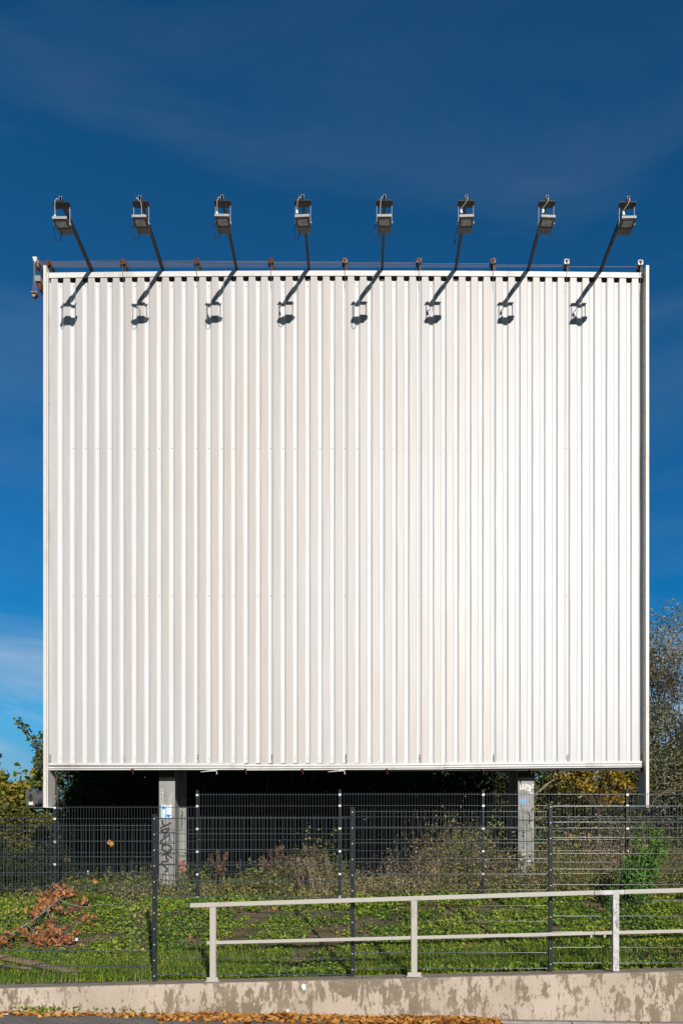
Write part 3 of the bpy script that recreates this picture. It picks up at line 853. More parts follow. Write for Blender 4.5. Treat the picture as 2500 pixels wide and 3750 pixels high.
# ------------------------------------------------------------------ floodlights
ARM_PX = [210, 373.5, 543, 709, 877.5, 1046.5, 1213, 1380]
AX = [BX(p) for p in ARM_PX]
def build_floodlight(i):
    x = AX[i]; zb = BZ(622) + arch(x)
    labs = ['leftmost floodlight of the row above the billboard, its arm leaning farthest left',
            'second floodlight from the left, a white connector lying tilted on its head',
            'third floodlight from the left on its black arm above the billboard',
            'fourth floodlight from the left, its cable loop hanging beside the head',
            'fifth floodlight from the left, its black arm standing almost upright',
            'sixth floodlight from the left, pale cable curling down behind its bracket',
            'seventh floodlight from the left, without a cable loop below its head',
            'rightmost floodlight of the row above the billboard, its arm leaning farthest right']
    root = empty('floodlight', (x, 13.65, zb), labs[i], 'floodlight', 'floodlights on arms along the top of the billboard')
    rg = random.Random(40 + i)
    za = zb + .055            # axis of the arm
    yt = 12.20                # tip
    # hollow arm
    mb = MB(); w, h, t = .044, .074, .004
    mb.bbox(x - w / 2, x + w / 2, yt, 13.80, za - h / 2, za - h / 2 + t); mb.bbox(x - w / 2, x + w / 2, yt, 13.80, za + h / 2 - t, za + h / 2)
    mb.bbox(x - w / 2, x - w / 2 + t, yt, 13.80, za - h / 2 + t, za + h / 2 - t); mb.bbox(x + w / 2 - t, x + w / 2, yt, 13.80, za - h / 2 + t, za + h / 2 - t)
    mb.bbox(x - w / 2 + t, x + w / 2 - t, yt + .1, yt + .11, za - h / 2 + t, za + h / 2 - t)
    mb.build('arm', M['black'], root)
    mb = MB(); mb.bbox(x - .035, x + .035, 13.64, 13.80, za - .22, za - h / 2 - .001); mb.build('arm_foot', M['black'], root)
    # rim of the tube end, bare metal
    mb = MB()
    for a in ((x - w / 2 - .001, x + w / 2 + .001, za + h / 2 - t, za + h / 2 + .001), (x - w / 2 - .001, x - w / 2 + t, za - h / 2, za + h / 2 - t), (x + w / 2 - t, x + w / 2 + .001, za - h / 2, za + h / 2 - t)):
        mb.bbox(a[0], a[1], yt - .003, yt - .0005, a[2], a[3])
    mb.build('tube_rim', M['lampside'], root)
    # mounting plate under the arm
    zp = za - h / 2 - .008
    mb = MB(); mb.box((x, 12.272, zp - .002), (.275, .122, .008)); mb.box((x, 12.209, zp + .001), (.275, .003, .016))
    mb.build('mounting_plate', M['darkplate'], root)
    # U bracket
    zh = zp - .30
    for s in (-1, 1):
        mb = MB()
        mb.bbox(x + s * .124 - .003, x + s * .124 + .003, 12.275, 12.305, zh - .02, zp - .006)
        mb.tube([(x + s * .119, 12.29, zh), (x + s * .142, 12.29, zh)], .014, 8)
        mb.build('bracket_leg', M['lampside'], root)
    # head, tilted a little
    tilt = Matrix.Rotation(R(rg.uniform(-3.5, 3.5)), 3, 'Z') @ Matrix.Rotation(R(-4 + rg.uniform(-4.5, 4.5)), 3, 'X')
    c = Vector((x, 12.31, zh - .005))
    def loc(v): return c + tilt @ Vector(v)
    mb = MB()
    mb.box(loc((0, -.055, .0)), (.236, .17, .050), tilt); mb.box(loc((0, .085, -.002)), (.225, .11, .044), tilt)
    for k in range(9): mb.box(loc((-.10 + .025 * k, -.03, .028)), (.006, .11, .010), tilt)
    hs = mb.build('housing', M['lampgrey'], root, bevel=.003)
    mb = MB(); mb.box(loc((0, -.146, .002)), (.24, .012, .044), tilt); mb.build('front_edge', M['lampside'], root, bevel=.003)
    mb = MB()
    for (cx, cy, sx, sy) in ((0, -.125, .20, .016), (0, .012, .20, .016), (-.095, -.056, .014, .125), (.095, -.056, .014, .125)):
        mb.box(loc((cx, cy, -.028)), (sx, sy, .010), tilt)
    mb.build('gasket', M['frame'], hs)
    mb = MB(); mb.box(loc((0, -.056, -.0265)), (.172, .118, .004), tilt); mb.box(loc((.0, -.056, -.0290)), (.004, .118, .002), tilt)
    mb.build('lens', M['glass'], hs)
    # cables
    s = -1
    if i != 6:
        dr = rg.uniform(.05, .10)
        p = [loc((s * .12, -.02, 0)), loc((s * .15, 0, -.06)), loc((s * .15, .05, -.10 - dr)), loc((s * .12, .10, -.11 - dr)), loc((s * .085, .125, -.06 - dr / 2)), loc((s * .07, .12, -.01))]
        if i in (5, 7): p = [loc((-.12, -.02, 0)), loc((-.14, .06, -.04)), loc((-.17, .16, -.07)), loc((-.165, .24, -.09)), (x - .03, 12.62, za - .05)]
        mb = MB(); mb.tube(catmull(p, 5), .0055, 6); mb.build('cable', M['cable_dark'], root, sm=True)
    cxo = [-.09, .03, -.085, -.09, -.07, -.08, -.07, -.07][i]; czo = [.06, .05, .09, .12, .03, .13, .14, .12][i]
    pc = loc((cxo, -.09, czo))
    p = [(x - .02, yt - .004, za - .02), (x - .05 if i < 5 else x + .0, yt - .03, za - .03), (x + cxo * .9 if i < 5 else x - .01, yt - .025, za - .10), pc + Vector((.0, -.01, .05)), pc]
    mb = MB(); mb.tube(catmull(p, 5), .0065, 6); mb.build('cable', M['cable_pale'], root, sm=True)
    rot = Matrix.Rotation(rg.uniform(-.6, .6), 3, 'Y')
    mb = MB(); mb.box(pc, (.035, .03, .06), rot); mb.tube([pc + rot @ Vector((0, 0, .03)), pc + rot @ Vector((0, 0, .045))], .01, 8); mb.build('connector', M['connector'], root, bevel=.004)

def catmull(pts, k):
    pts = [Vector(p) for p in pts]
    out = []
    for i in range(len(pts) - 1):
        p0, p1, p2, p3 = pts[max(i - 1, 0)], pts[i], pts[i + 1], pts[min(i + 2, len(pts) - 1)]
        for j in range(k):
            t = j / k
            out.append(.5 * ((2 * p1) + (p2 - p0) * t + (2 * p0 - 5 * p1 + 4 * p2 - p3) * t * t + (3 * p1 - p0 - 3 * p2 + p3) * t ** 3))
    out.append(pts[-1])
    return out
for i in range(8): build_floodlight(i)

# ------------------------------------------------------------------ rope pulleys on the top edge
PUL_PX = [112.5, 283.5, 452.5, 622.5, 792, 962, 1131.5, 1300, 1469]
def build_pulley(i):
    x = BX(PUL_PX[i]); zb = BZ(622) + arch(x)
    kinds = ['rust', 'rust', 'rust', 'rust', 'halfrust', 'halfrust', 'halfrust', 'white_steel', 'white_steel']  # plates go from rust brown at the left to white at the right
    where = ['rusty brown rope pulley at the left corner of the billboard, beside the first floodlight arm', 'rust brown rope pulley between the first and second floodlight arms', 'rust brown rope pulley between the second and third floodlight arms',
             'rust brown rope pulley between the third and fourth floodlight arms', 'grey and rust rope pulley between the fourth and fifth floodlight arms', 'grey and rust rope pulley between the fifth and sixth floodlight arms',
             'grey and rust rope pulley between the sixth and seventh floodlight arms', 'white rope pulley between the last two floodlight arms', 'white rope pulley at the right corner of the billboard']
    root = empty('rope_pulley', (x, 13.66, zb), where[i], 'pulley', 'rope pulleys along the top edge of the billboard')
    mat = M[kinds[i]]
    rust = M['rust']
    y0 = 13.56
    zc = zb + .165
    s = .046
    oct_ = [(x - s, zc - s + .012), (x - s + .012, zc - s), (x + s - .012, zc - s), (x + s, zc - s + .012), (x + s, zc + s - .012), (x + s - .012, zc + s), (x - s + .012, zc + s), (x - s, zc + s - .012)]
    mb = MB(); mb.prism(oct_, y0, y0 + .006)
    for a in (-1, 1):
        for b in (-1, 1): mb.tube([(x + a * .034, y0 - .006, zc + b * .034), (x + a * .034, y0 + .09, zc + b * .034)], .006, 6)
    mb.build('front_plate', mat, root)
    mb = MB(); mb.prism(oct_, y0 + .085, y0 + .091); mb.build('rear_plate', rust if i < 7 else mat, root)
    mb = MB(); mb.prism([(x - .03, zc + .022), (x + .03, zc + .022), (x + .004, zc - .034)], y0 - .012, y0 - .0005); mb.build('cheek', rust, root)
    mb = MB(); mb.tube([(x, y0 + .01, zc), (x, y0 + .03, zc), (x, y0 + .045, zc), (x, y0 + .06, zc), (x, y0 + .08, zc)], [.042, .040, .030, .040, .042], 14); mb.build('sheave', M['black'], root)
    mb = MB(); mb.bbox(x - .0, x + .05, y0 + .03, y0 + .085, zb - .01, zc - s); mb.bbox(x - .02, x + .055, y0 + .0925, y0 + .17, zb - .05, zc); mb.build('pulley_post', M['black'] if i < 7 else M['darkplate'], root)
    mb = MB()
    mb.tube([(x, y0 - .02, zc - .01), (x + .004, y0 - .02, zb - .02), (x + .004, BY - .018, zb - .12), (x + .004, BY + .02, zb - .4), (x + .004, BY + .025, BZ(1745))], .0035, 5)
    mb.build('drop_rope', M['rope'], root)
    # rope back to the hoist at the left
    z2 = zb + .205 - .0082 * i
    xs = BX(88)
    yb_ = y0 + .02 + .006 * i
    mb = MB(); mb.tube([(x, yb_, z2), ((x + xs) / 2, yb_, z2 - .006), (xs, yb_, BZ(622) + arch(xs) + .205 - .0082 * i)], .0030, 5); mb.build('rope', M['rope'], root)
for i in range(9): build_pulley(i)

def build_hoist():
    x = BX(87); Y = 13.55
    z = lambda py: WZ(py, Y)
    xx = lambda px: WX(px, Y)
    root = empty('rope_hoist', (xx(95), Y, z(640)), 'white and rusty rope hoist with hanging block at the upper left corner of the billboard', 'hoist')
    mb = MB(); mb.prism([(xx(77.5), z(595)), (xx(87.5), z(595)), (xx(87), z(602)), (xx(84), z(609)), (xx(80), z(604))], Y - .06, Y + .05); mb.build('head_plate', M['white_steel'], root, bevel=.003)
    mb = MB(); mb.prism([(xx(83), z(610)), (xx(88), z(600)), (xx(92), z(606)), (xx(91), z(614)), (xx(87), z(618))], Y - .03, Y + .06); mb.build('cheek', M['rust'], root)
    mb = MB(); mb.bbox(xx(79.5), xx(82.5), Y - .05, Y + .04, z(620), z(606)); mb.bbox(xx(88), xx(91), Y - .05, Y + .04, z(618), z(603)); mb.build('side_plate', M['halfrust'], root)
    mb = MB(); mb.bbox(xx(89), xx(94.5), Y + .02, Y + .08, z(648), z(612)); mb.build('hoist_post', M['black'], root)
    mb = MB(); mb.bbox(xx(84), xx(97), Y - .08, Y + .10, z(653), z(640)); mb.build('crossarm', M['galv'], root, bevel=.003)
    mb = MB(); mb.prism([(xx(87), z(653.5)), (xx(97), z(653.5)), (xx(97), z(671)), (xx(92.5), z(669))], Y - .05, Y + .10); mb.build('gusset', M['rust'], root)
    mb = MB()
    for k in range(6):
        a = 81.5 + k * .7; b = 78.5 + k * 2.2
        mb.tube([(xx(a), Y - .07, z(612)), (xx(a + .2), Y - .075, z(640)), (xx(b), Y - .08, z(681))], .0032, 5)
    mb.build('hoist_ropes', M['rope'], root)
    mb = MB(); mb.prism([(xx(76.5), z(682)), (xx(78), z(679)), (xx(90), z(679)), (xx(91.5), z(682)), (xx(90.5), z(687)), (xx(85.5), z(692.5)), (xx(82.5), z(692.5)), (xx(77.5), z(687))], Y - .11, Y - .05); mb.build('hanging_block', M['halfrust'], root, bevel=.003)
    mb = MB()
    for k in range(6): mb.tube([(xx(78.6 + 2.2 * k), Y - .118, z(684)), (xx(78.6 + 2.2 * k), Y - .04, z(684))], .014, 8)
    mb.build('sheave', M['rust'], root)
build_hoist()

def build_winch():
    Y = 13.62
    z = lambda py: WZ(py, Y); xx = lambda px: WX(px, Y)
    root = empty('winch', (xx(84), Y, z(1852)), 'grey metal winch box bolted to the lower left edge of the billboard', 'winch')
    mb = MB(); mb.prism([(xx(63.5), z(1822)), (xx(66), z(1815)), (xx(86), z(1815)), (xx(92), z(1830)), (xx(92), z(1850)), (xx(83), z(1854)), (xx(68), z(1853)), (xx(63.5), z(1846))], Y - .1, Y + .12); mb.build('gear_case', M['lampgrey'], root, bevel=.006)
    mb = MB(); mb.prism([(xx(71), z(1834)), (xx(74), z(1826)), (xx(79), z(1826)), (xx(81), z(1838)), (xx(76), z(1843))], Y - .112, Y - .1005)
    for px, py in ((65, 1849), (89, 1849), (76, 1818)): mb.tube([(xx(px), Y - .125, z(py)), (xx(px), Y - .1, z(py))], .016, 8)
    mb.build('gear_cover', M['black'], root)
    mb = MB(); mb.bbox(xx(72), xx(82), Y - .108, Y - .1005, z(1851), z(1844)); mb.build('rating_plate', M['flange'], root)
    mb = MB(); mb.tube([(xx(92.2), Y + .01, z(1834)), (xx(103), Y + .01, z(1834))], .125, 18); mb.bbox(xx(103), xx(104.5), Y - .1, Y + .14, z(1853), z(1814)); mb.build('drum', M['lampgrey'], root, bevel=.004)
    mb = MB(); mb.tube([(xx(76), Y, z(1815)), (xx(76), Y, z(1806))], .03, 10); mb.tube([(xx(76), Y, z(1806)), (xx(76), Y, z(1803))], .018, 8); mb.build('crank_socket', M['black'], root)
    mb = MB(); mb.bbox(xx(66), xx(106), Y - .08, Y + .12, z(1857.5), z(1854.5)); mb.build('mounting_plate', M['back'], root)
build_winch()

# ------------------------------------------------------------------ trees and shrubs
def grow(rg, p, d, L, r, depth, mb, tips, spread=.6, kids=3, up=.15, taper=.62, sides=6, wig=.18):
    n = 5
    path = [p.copy()]; q = p.copy(); dd = d.normalized()
    for s in range(n):
        dd = (dd + Vector((rg.gauss(0, wig), rg.gauss(0, wig), rg.gauss(0, wig * .7) + up * .25))).normalized()
        q = q + dd * (L / n); path.append(q.copy())
    rs = [max(.004, r * (1 - (1 - taper) * s / n)) for s in range(n + 1)]
    mb.tube(path, rs, sides if depth > 1 else 4, cap=False)
    if depth <= 1:
        for s in (2, 3, 4, 5): tips.append((path[s], dd))
    if depth == 0: return
    for k in range(kids):
        s = rg.uniform(.45, 1.0) if k else 1.0
        i = min(n, int(s * n)); b = path[i]
        side = Vector((rg.gauss(0, 1), rg.gauss(0, 1), rg.gauss(0, .6)))
        nd = (dd + side.normalized() * spread * rg.uniform(.7, 1.4) + Vector((0, 0, up))).normalized()
        grow(rg, b, nd, L * rg.uniform(.58, .82), rs[i] * rg.uniform(.6, .8), depth - 1, mb, tips, spread, kids, up, taper, max(4, sides - 1), wig)

def tree(name, label, cat, loc, H, depth, kids, leafm, bark, n_leaf, size, clump=.3, group=None, seed=1, r0=None, spread=.65, up=.2, lean=(0, 0), trunk_frac=.38, stems=1, aspect=.62, droop=None, flat=False, zmin=None):
    rg = random.Random(seed)
    x, y = loc; z = gz(x, y) - .05
    root = empty(name, (x, y, z), label, cat, group)
    mb = MB(); tips = []
    r0 = r0 or H * .018
    for s in range(stems):
        a = rg.uniform(0, 6.28)
        off = Vector((math.cos(a), math.sin(a), 0)) * (0 if stems == 1 else rg.uniform(.05, .12 * H))
        d = Vector((lean[0] + (math.cos(a) * .35 if stems > 1 else 0), lean[1] + (math.sin(a) * .35 if stems > 1 else 0), 1))
        grow(rg, Vector((x, y, z)) + off, d, H * trunk_frac * rg.uniform(.9, 1.1), r0 * (1 if stems == 1 else .6), depth, mb, tips, spread, kids, up)
    mb.build('trunk' if stems == 1 else 'stems', bark, root)
    if n_leaf:
        T = np.array([list(t[0]) for t in tips])
        idx = RNG.integers(0, len(T), n_leaf)
        # uneven clumps: some twigs carry many more leaves
        wgt = RNG.gamma(1.2, 1, len(T)); wgt /= wgt.sum()
        idx = RNG.choice(len(T), n_leaf, p=wgt)
        P = T[idx] + RNG.normal(size=(n_leaf, 3)) * clump * np.array([1, 1, .75])
        if zmin is not None: P = P[P[:, 2] > zmin]
        P[:, 2] = np.maximum(P[:, 2], ground(P[:, 0], P[:, 1]) + .03)
        sz = size * RNG.uniform(.6, 1.35, len(P))
        N = RNG.normal(size=(len(P), 3)); N[:, 2] += .5
        V, Q = leaf_arrays(P, sz, N, aspect, droop=droop)
        np_mesh('crown', V, Q, leafm, root)
    return root

def shrub(name, label, loc, rad, H, leafm, n_leaf, size, group=None, seed=1, cat='bush', lumps=9, bark='bark', zlow=.0, aspect=.62):
    """dense bush: lumpy shells of leaves around upright stems"""
    rg = random.Random(seed)
    x, y = loc; z = gz(x, y) - .05
    root = empty(name, (x, y, z), label, cat, group)
    C, S = [], []
    for k in range(lumps):
        a = rg.uniform(0, 6.28); rr = rad * math.sqrt(rg.uniform(0, 1)) * .75
        h = H * rg.uniform(.25, .86)
        s = rad * rg.uniform(.35, .6) * (1.15 - .35 * h / H)
        C.append((x + rr * math.cos(a), y + rr * math.sin(a) * .8, z + h)); S.append(s)
    C.append((x, y, z + H * .45)); S.append(rad * .75)
    for a in (0, 2.1, 4.2): C.append((x + rad * .6 * math.cos(a), y + rad * .5 * math.sin(a), z + rad * .35)); S.append(rad * .5)
    C = np.array(C); S = np.array(S)
    mb = MB()
    for c in C:
        b = Vector((x + rg.uniform(-.3, .3) * rad, y + rg.uniform(-.3, .3) * rad, z))
        c = Vector(c); m = (b + c) / 2 + Vector((rg.uniform(-.2, .2), rg.uniform(-.2, .2), .15)) * rad * .5
        mb.tube(catmull([b, m, c + Vector((0, 0, .2 * rad))], 4), [max(.006, .03 * rad * (1 - t / 8.5)) for t in range(9)], 5, cap=False)
    mb.build('stems', M[bark], root)
    p = S ** 2 / (S ** 2).sum()
    idx = RNG.choice(len(C), n_leaf, p=p)
    d = unit(RNG.normal(size=(n_leaf, 3)))
    rad_ = RNG.uniform(.35, 1.0, n_leaf) ** .5
    noise_ = .72 + .5 * vnoise(d[:, 0] * 3 + idx * 7.3, d[:, 1] * 3 + d[:, 2] * 3.7, 1.0)
    P = C[idx] + d * (S[idx] * rad_ * noise_)[:, None] * np.array([1, .9, .85])
    # stray shoots
    ns = n_leaf // 12
    j = RNG.integers(0, n_leaf, ns); P[j] += d[j] * (S[idx[j]] * RNG.uniform(.05, .45, ns))[:, None] * np.array([.8, .8, 1.2])
    P[:, 2] = np.maximum(P[:, 2], ground(P[:, 0], P[:, 1]) + .02 + zlow)
    N = d * .7 + RNG.normal(size=(n_leaf, 3)) * .6; N[:, 2] += .3
    V, Q = leaf_arrays(P, size * RNG.uniform(.6, 1.35, n_leaf), N, aspect)
    np_mesh('crown', V, Q, leafm, root)
    return root

def wx(px, Y): return WX(px, Y)

# dark bushes behind the rear fence, in the shade of the board
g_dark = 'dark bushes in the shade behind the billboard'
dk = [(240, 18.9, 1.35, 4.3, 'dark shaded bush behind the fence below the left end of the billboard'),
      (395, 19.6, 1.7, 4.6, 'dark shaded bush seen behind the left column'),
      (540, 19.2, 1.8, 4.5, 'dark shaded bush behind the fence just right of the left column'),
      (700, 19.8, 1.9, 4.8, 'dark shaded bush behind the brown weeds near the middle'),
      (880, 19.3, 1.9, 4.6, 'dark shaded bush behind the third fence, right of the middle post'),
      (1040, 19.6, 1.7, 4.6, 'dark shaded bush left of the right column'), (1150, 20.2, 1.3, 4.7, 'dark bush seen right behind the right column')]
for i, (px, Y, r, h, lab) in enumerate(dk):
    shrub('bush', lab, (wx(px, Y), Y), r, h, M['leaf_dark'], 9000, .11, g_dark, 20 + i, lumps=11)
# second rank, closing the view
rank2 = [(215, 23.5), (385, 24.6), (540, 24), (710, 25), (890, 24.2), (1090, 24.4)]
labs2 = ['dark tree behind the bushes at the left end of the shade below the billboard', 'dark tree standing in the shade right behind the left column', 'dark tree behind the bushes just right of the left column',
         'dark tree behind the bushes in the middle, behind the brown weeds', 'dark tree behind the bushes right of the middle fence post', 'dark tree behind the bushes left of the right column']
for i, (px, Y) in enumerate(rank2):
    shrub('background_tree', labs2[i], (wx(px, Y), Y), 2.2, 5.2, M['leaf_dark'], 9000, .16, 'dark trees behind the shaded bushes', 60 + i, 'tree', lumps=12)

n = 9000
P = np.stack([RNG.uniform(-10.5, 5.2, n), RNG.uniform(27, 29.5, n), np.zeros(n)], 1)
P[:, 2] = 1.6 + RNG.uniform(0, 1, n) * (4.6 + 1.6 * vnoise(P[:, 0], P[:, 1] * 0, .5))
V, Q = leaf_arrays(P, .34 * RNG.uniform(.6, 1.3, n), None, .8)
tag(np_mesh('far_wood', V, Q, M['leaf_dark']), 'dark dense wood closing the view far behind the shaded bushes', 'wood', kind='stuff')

# lit bushes on the right, below and beside the board
shrub('bush', 'olive green bush behind the fences just right of the right column', (wx(1265, 18.2), 18.2), 1.15, 4.1, M['leaf_olive'], 9000, .085, None, 31)
shrub('bush', 'brownish olive bush below the golden leaves right of the right column', (wx(1400, 18.0), 18.0), 1.2, 3.3, M['leaf_olive'], 9000, .085, None, 32)
shrub('bush', 'grey green willow like bush beside the right edge of the billboard', (wx(1535, 18.4), 18.4), 1.45, 5.0, M['leaf_grey'], 20000, .075, None, 33, aspect=.4, lumps=13)
shrub('bush', 'dark green bush behind the right end of the fences', (wx(1660, 17.9), 17.9), 1.3, 3.6, M['leaf_olive'], 6000, .09, None, 34)
def golden_tree():
    Y = 16.7
    x = wx(1372, Y); z = gz(x, Y)
    root = empty('yellow_tree', (x, Y, z), 'small tree with golden yellow leaves under the right end of the billboard', 'tree')
    mb = MB(); P = []
    rg = random.Random(35)
    fork = W(1374, 1870, Y)
    mb.tube(catmull([(x, Y, z - .05), (x + .03, Y, (z + fork.z) / 2), fork], 4), [.035 - .0015 * k for k in range(9)], 6)
    for px, py in ((1300, 1788), (1325, 1776), (1335, 1800), (1355, 1790), (1372, 1818), (1345, 1812), (1404, 1792), (1424, 1782), (1396, 1822), (1424, 1832), (1440, 1806), (1366, 1770), (1310, 1768), (1388, 1768), (1385, 1845), (1345, 1760), (1412, 1764)):
        c = W(px, py, Y + rg.uniform(-.3, .3))
        path = catmull([fork, (fork + c) / 2 + Vector((rg.gauss(0, .06), 0, .04)), c], 4)
        mb.tube(path, [.016 - .0014 * k for k in range(9)], 4)
        for _ in range(rg.randrange(26, 70)): P.append(c + Vector((rg.gauss(0, .10), rg.gauss(0, .10), rg.gauss(0, .08))))
    mb.build('trunk', M['bark'], root)
    P = np.array([list(p) for p in P])
    V, Q = leaf_arrays(P, .075 * RNG.uniform(.6, 1.3, len(P)), None, .65, droop=.6)
    np_mesh('crown', V, Q, M['leaf_yellow'], root)
golden_tree()
shrub('background_tree', 'olive tree closing the view behind the golden leaves', (wx(1330, 23.5), 23.5), 2.4, 6.6, M['leaf_olive'], 9000, .15, None, 36, 'tree')
shrub('background_tree', 'tall grey green tree behind the willow bush at the right edge', (wx(1560, 23), 23), 2.4, 5.4, M['leaf_olive'], 9000, .13, None, 37, 'tree')

# tall half bare tree at the right edge
tt = tree('tall_tree', 'tall half bare tree with pale leaves at its top, right of the billboard', 'tree', (wx(1548, 20.5), 20.5), 9.7, 6, 3, M['leaf_pale'], M['bark'], 13000, .07, .20, None, 77, .13, .62, .30, trunk_frac=.33, zmin=6.4)
shrub('background_tree', 'brown olive tree crown behind the half bare tree', (wx(1640, 22), 22), 1.9, 5.2, M['leaf_olive'], 7000, .13, None, 39, 'tree')

tree('bare_tree', 'brown twiggy nearly leafless tree behind the willow bush at the right edge', 'tree', (wx(1590, 21.8), 21.8), 7.6, 6, 3, M['leaf_brown'], M['bark'], 9000, .06, .22, None, 91, .09, .7, .24, trunk_frac=.3, stems=2)
# leaning bare branches under the right end
def bare_branch(label, pts, r, seed):
    rg = random.Random(seed)
    P = [W(*p) for p in pts]
    root = empty('leaning_branch', P[0], label, 'branch')
    mb = MB(); path = catmull(P, 5)
    path = [p + Vector((rg.gauss(0, .012), 0, rg.gauss(0, .012))) for p in path]
    mb.tube(path, [r * (1 - .55 * i / len(path)) for i in range(len(path))], 7)
    mb.build('limb', M['palebark'], root)
    mb = MB(); tips = []
    for k in range(7):
        i = rg.randrange(len(path) // 4, len(path))
        grow(rg, path[i], Vector((rg.uniform(-1, 1), rg.uniform(-.4, .4), rg.uniform(-.2, 1))), rg.uniform(.35, .8), r * .3, 1, mb, tips, .6, 2)
    mb.build('twigs', M['palebark'], root)
bare_branch('pale bare limb leaning up to the right from beside the right column', [(1205, 1845, 17.5), (1252, 1806, 17.4), (1300, 1780, 17.3), (1345, 1752, 17.2), (1390, 1715, 17.2)], .04, 4)
bare_branch('short pale limb rising steeply under the golden leaves', [(1330, 1832, 17.4), (1352, 1800, 17.3), (1372, 1772, 17.3), (1380, 1740, 17.3)], .03, 5)
bare_branch('thin arching twig against the bush right of the billboard', [(1488, 1862, 17.0), (1510, 1832, 16.9), (1535, 1818, 16.9), (1560, 1817, 16.9)], .011, 6)

# left side
shrub('bush', 'olive hedge like bush left of the shade, behind the far left fence panel', (wx(30, 15.6), 15.6), .95, 2.3, M['leaf_olive'], 13000, .07, None, 41, lumps=12)
shrub('bush', 'low olive bush just below the winch at the lower left corner of the billboard', (wx(84, 15.3), 15.3), .55, 1.95, M['leaf_olive'], 7000, .06, None, 42, lumps=9)
shrub('bush', 'low bush darkened for shade at the left edge directly behind the fence', (wx(40, 14.3), 14.3), .85, 1.25, M['leaf_dark'], 9000, .07, None, 43)  # deep shade low in the hedge, put into the leaf colour
tree('maple_tree', 'small maple with yellow and green autumn leaves at the left edge', 'tree', (wx(-15, 17.2), 17.2), 3.75, 4, 3, M['leaf_maple'], M['bark'], 3200, .12, .15, None, 44, .06, .62, .22, trunk_frac=.33, zmin=2.6)
shrub('bush', 'yellowing olive bush between the maple and the billboard edge', (wx(60, 17.2), 17.2), .7, 2.5, M['leaf_maple'], 6000, .085, None, 45)
def conifer():
    x, y = wx(-42, 19.5), 19.5
    root = empty('conifer', (x, y, gz(x, y)), 'dark conifer rising behind the maple at the left edge', 'tree')
    mb = MB(); mb.tube([(x, y, gz(x, y) - .1), (x, y, gz(x, y) + 5.4)], [.09, .015], 7); mb.build('trunk', M['bark'], root)
    n = 5000
    t = RNG.uniform(0, 1, n) ** .8; a = RNG.uniform(0, 6.283, n)
    rr = (1 - t) * 1.25 * (.55 + .45 * np.cos(t * 60)) * RNG.uniform(.3, 1, n) ** .5 + .03
    P = np.stack([x + rr * np.cos(a), y + rr * np.sin(a), gz(x, y) + .6 + t * 5.0 - rr * .25], 1)
    V, Q = leaf_arrays(P, .12 * RNG.uniform(.6, 1.2, n), None, .3); np_mesh('crown', V, Q, M['leaf_conifer'], root)
conifer()
def poplar_branch():
    Y = 16.5
    x, y = wx(150, Y), Y
    root = empty('young_poplar', (x, y, gz(x, y)), 'young poplar behind the billboard with leafy shoots poking out at the left edge', 'tree')
    mb = MB(); parts = []
    base = Vector((x, y, gz(x, y) - .05)); fork = Vector((wx(128, Y), Y, WZ(1800, Y)))
    mb.tube(catmull([base, (base + fork) / 2 + Vector((.05, 0, 0)), fork], 4), [.05 * (1 - .06 * k) for k in range(9)], 6)
    shoots = [[(128, 1800), (98, 1745), (72, 1695), (52, 1670), (40, 1656)], [(120, 1790), (108, 1745), (98, 1712), (96, 1690)], [(128, 1800), (100, 1775), (88, 1755), (82, 1742)], [(128, 1800), (140, 1740), (150, 1680), (152, 1640)], [(128, 1800), (118, 1760), (92, 1725), (78, 1714)]]
    rg = random.Random(9)
    for s in shoots:
        path = catmull([W(px, py, Y + rg.uniform(-.1, .1)) for px, py in s], 5)
        mb.tube(path, [.016 * (1 - .75 * k / len(path)) for k in range(len(path))], 5)
        for k in range(2, len(path)):
            m = 6 if k < len(path) - 3 else 4
            for _ in range(m):
                parts.append(path[k] + Vector((rg.gauss(0, .06), rg.gauss(0, .06), rg.gauss(0, .06))))
    mb.build('trunk', M['bark'], root)
    P = np.array([list(p) for p in parts])
    V, Q = leaf_arrays(P, .075 * RNG.uniform(.7, 1.3, len(P)), None, .85)
    np_mesh('crown', V, Q, M['leaf_poplar'], root)
poplar_branch()

# fresh green bush between the fences on the right
def fresh_bush():
    Y = 12.55; x = wx(1462, Y); z = gz(x, Y)
    root = empty('bush', (x, Y, z), 'fresh green bush growing between the fences at the right', 'bush')
    rg = random.Random(51); mb = MB(); P = []
    for k in range(32):
        a = rg.uniform(-.85, .68); h = rg.uniform(.55, 1.32) * (1.06 if a > -.15 else .72)
        top = Vector((x + math.sin(a) * h * .62 + .06, Y + rg.uniform(-.22, .22), z + h * math.cos(a * .7)))
        b = Vector((x + rg.uniform(-.1, .1), Y + rg.uniform(-.06, .06), z - .03))
        path = catmull([b, b.lerp(top, .5) + Vector((rg.gauss(0, .04), 0, .05)), top], 7)
        mb.tube(path, [.008 * (1 - .05 * i) for i in range(len(path))], 4)
        for i, p in enumerate(path[3:]):
            for _ in range(9 if i < 9 else 6): P.append(p + Vector((rg.gauss(0, .05), rg.gauss(0, .05), rg.gauss(0, .04))))
    mb.build('stems', M['bark'], root)
    P = np.array([list(p) for p in P]); N = RNG.normal(size=(len(P), 3)) * .7; N[:, 1] -= .6; N[:, 2] += .5
    V, Q = leaf_arrays(P, .075 * RNG.uniform(.5, 1.35, len(P)), N, .36)
    np_mesh('crown', V, Q, M['leaf_lush'], root)
fresh_bush()
shrub('bush', 'small bright green shoots at the foot of the fresh green bush', (wx(1405, 12.6), 12.6), .2, .55, M['leaf_lush'], 500, .055, None, 52, lumps=5, aspect=.4)

